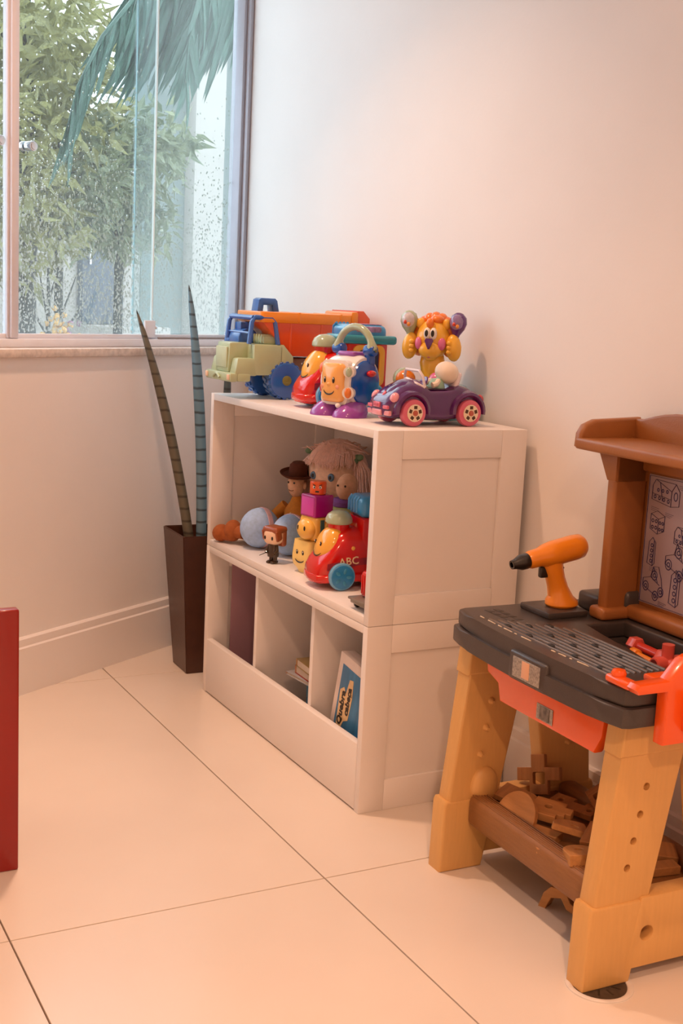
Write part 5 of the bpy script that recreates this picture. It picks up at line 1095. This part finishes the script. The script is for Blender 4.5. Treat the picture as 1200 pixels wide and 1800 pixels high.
G().cyl((0, -0.0305, 0), (0, -0.0290, 0), 0.009, n=16).done('bore', M('bore_dark', '#6a1c12', 0.7), b3)

# ------------------------------------------------------------------ wooden construction pieces
WOOD = M('raw_plywood', '#c08a52', 0.6, 0.14, 12, 0.2, 160, stretch=(1, 8, 8)); WOODE = M('raw_plywood_dark', '#a87442', 0.6, 0.16, 12, 0.2, 160, stretch=(8, 1, 8))
def halfround(L, w, r):
    return [(-L, -w), (L - w, -w)] + [(L - w + w * math.sin(a), -w * math.cos(a)) for a in [PI * i / 10 for i in range(1, 10)]] + [(L - w, w), (-L, w)]
plus = [(-0.045, -0.012), (-0.018, -0.012), (-0.018, -0.040), (0.022, -0.040), (0.022, -0.012), (0.048, -0.012), (0.048, 0.014), (0.016, 0.014), (0.016, 0.040), (-0.014, 0.040), (-0.014, 0.014), (-0.045, 0.014)]
gear = [(-0.045, -0.012), (-0.034, -0.012), (-0.034, -0.022), (-0.022, -0.022), (-0.022, -0.032), (0.022, -0.032), (0.022, -0.020), (0.036, -0.020), (0.036, -0.010), (0.046, -0.010), (0.046, 0.012), (0.030, 0.012), (0.030, 0.026), (-0.030, 0.026), (-0.030, 0.012), (-0.045, 0.012)]
fan = [(-0.038, -0.03), (0.03, -0.03)] + [(0.03 - 0.066 * (1 - math.cos(a)), -0.03 + 0.07 * math.sin(a)) for a in [PI / 2 * i / 10 for i in range(1, 11)]] + [(-0.038, 0.04)]
half = [(0.05 * math.cos(a), 0.05 * math.sin(a)) for a in [PI * i / 16 for i in range(17)]]
barp = [(-0.036, -0.013), (0.036, -0.013), (0.036, 0.013), (-0.036, 0.013)]
notch = [(-0.05, -0.022), (0.05, -0.022), (0.05, 0.022), (0.018, 0.022), (0.018, 0.008), (-0.006, 0.008), (-0.006, 0.022), (-0.05, 0.022)]
rod = [circ(0, 0, 0.006, 12)]
SB2 = 0.1365
PCS = [
 ('plus shaped wooden piece standing up against the back of the pile', plus, [rrect(-0.010, 0.016, -0.020, 0.004, 0.003, 2)], (0.315, 0.235, SB2 + 0.040), (72, -14, 30), 0.014, WOODE),
 ('wooden piece with a square hole near the left workbench leg', halfround(0.042, 0.026, 0), [rrect(-0.008, 0.008, -0.008, 0.008, 0.001, 1)], (0.345, 0.165, SB2 + 0.012), (10, 6, 24), 0.012, WOODE),
 ('stepped wooden piece with one round hole in the middle of the pile', gear, [circ(0, 0, 0.0075, 14)], (0.440, 0.165, SB2 + 0.026), (8, 4, 36), 0.016, WOOD),
 ('long notched wooden plank behind the stepped piece', notch, [circ(-0.03, 0, 0.006, 12), circ(0.036, -0.004, 0.006, 12)], (0.425, 0.240, SB2 + 0.014), (6, 0, 20), 0.012, WOODE),
 ('fan shaped wooden piece with one round hole', fan, [circ(-0.012, -0.004, 0.007, 14)], (0.525, 0.150, SB2 + 0.030), (14, 8, 150), 0.012, WOOD),
 ('wide wooden plank leaning at the back right of the pile', notch, [rrect(-0.03, -0.012, -0.012, 0.004, 0.002, 2)], (0.470, 0.275, SB2 + 0.035), (38, 10, -20), 0.014, WOODE),
 ('short wooden bar below the stepped piece', barp, [], (0.485, 0.118, SB2 + 0.006), (4, 0, 22), 0.014, WOOD),
 ('half round wooden piece leaning on the front bar', half, [circ(0.0, 0.022, 0.006, 12)], (0.545, 0.112, SB2 + 0.003), (4, 0, 200), 0.012, WOOD),
 ('round ended wooden piece with a hole beside the right front leg', halfround(0.034, 0.028, 0), [circ(0.006, 0, 0.008, 14)], (0.615, 0.100, SB2 + 0.022), (-2, 10, 158), 0.020, WOOD),
 ('thin curved wooden strip leaning over the front bar at the left', half, [], (0.415, 0.108, SB2 + 0.010), (62, 0, 6), 0.010, WOOD),
 ('square wooden plate behind the round ended piece', [(-0.035, -0.03), (0.035, -0.03), (0.035, 0.03), (-0.035, 0.03)], [rrect(-0.007, 0.008, -0.006, 0.008, 0.002, 2)], (0.600, 0.165, SB2 + 0.040), (18, -6, 30), 0.012, WOODE),
 ('long wooden plank at the right end of the lower shelf', notch, [circ(-0.03, 0, 0.006, 12)], (0.640, 0.235, SB2 + 0.020), (12, 4, 60), 0.012, WOODE),
 ('dark wooden bar at the far right of the lower shelf', barp, [], (0.690, 0.215, SB2 + 0.010), (5, 0, 80), 0.016, WOODE),
]
for i, (lab, poly, holes, loc, rot, th, mt) in enumerate(PCS):
    G().prism(poly, th, holes, m=Tr(0, 0, -th / 2), bev=0.001, seg=1).done('wooden_piece', mt, None, lab, 'wooden piece', 'wooden construction pieces on the lower shelf', loc=loc, rot=rot)
t = thing('wooden_clamp', 'stepped wooden piece lying on the floor under the front bar', 'wooden piece', (0.525, 0.150, 0.0), 25)
G().prism([(-0.045, 0), (-0.030, 0), (-0.020, 0.024), (0.0, 0.03), (0.012, 0.012), (0.05, 0.0), (0.062, 0), (0.06, 0.012), (0.02, 0.026), (0.006, 0.048), (-0.022, 0.046), (-0.036, 0.030)], 0.026, m=Tr(0, 0.01, 0) @ XZ, bev=0.001, seg=1).done('clamp_body', WOOD, t)
G().prism([(-0.020, 0.047), (0.004, 0.049), (-0.006, 0.085), (-0.026, 0.083)], 0.014, m=Tr(0, 0.004, 0) @ XZ, bev=0.001, seg=1).done('clamp_arm', WOODE, t)
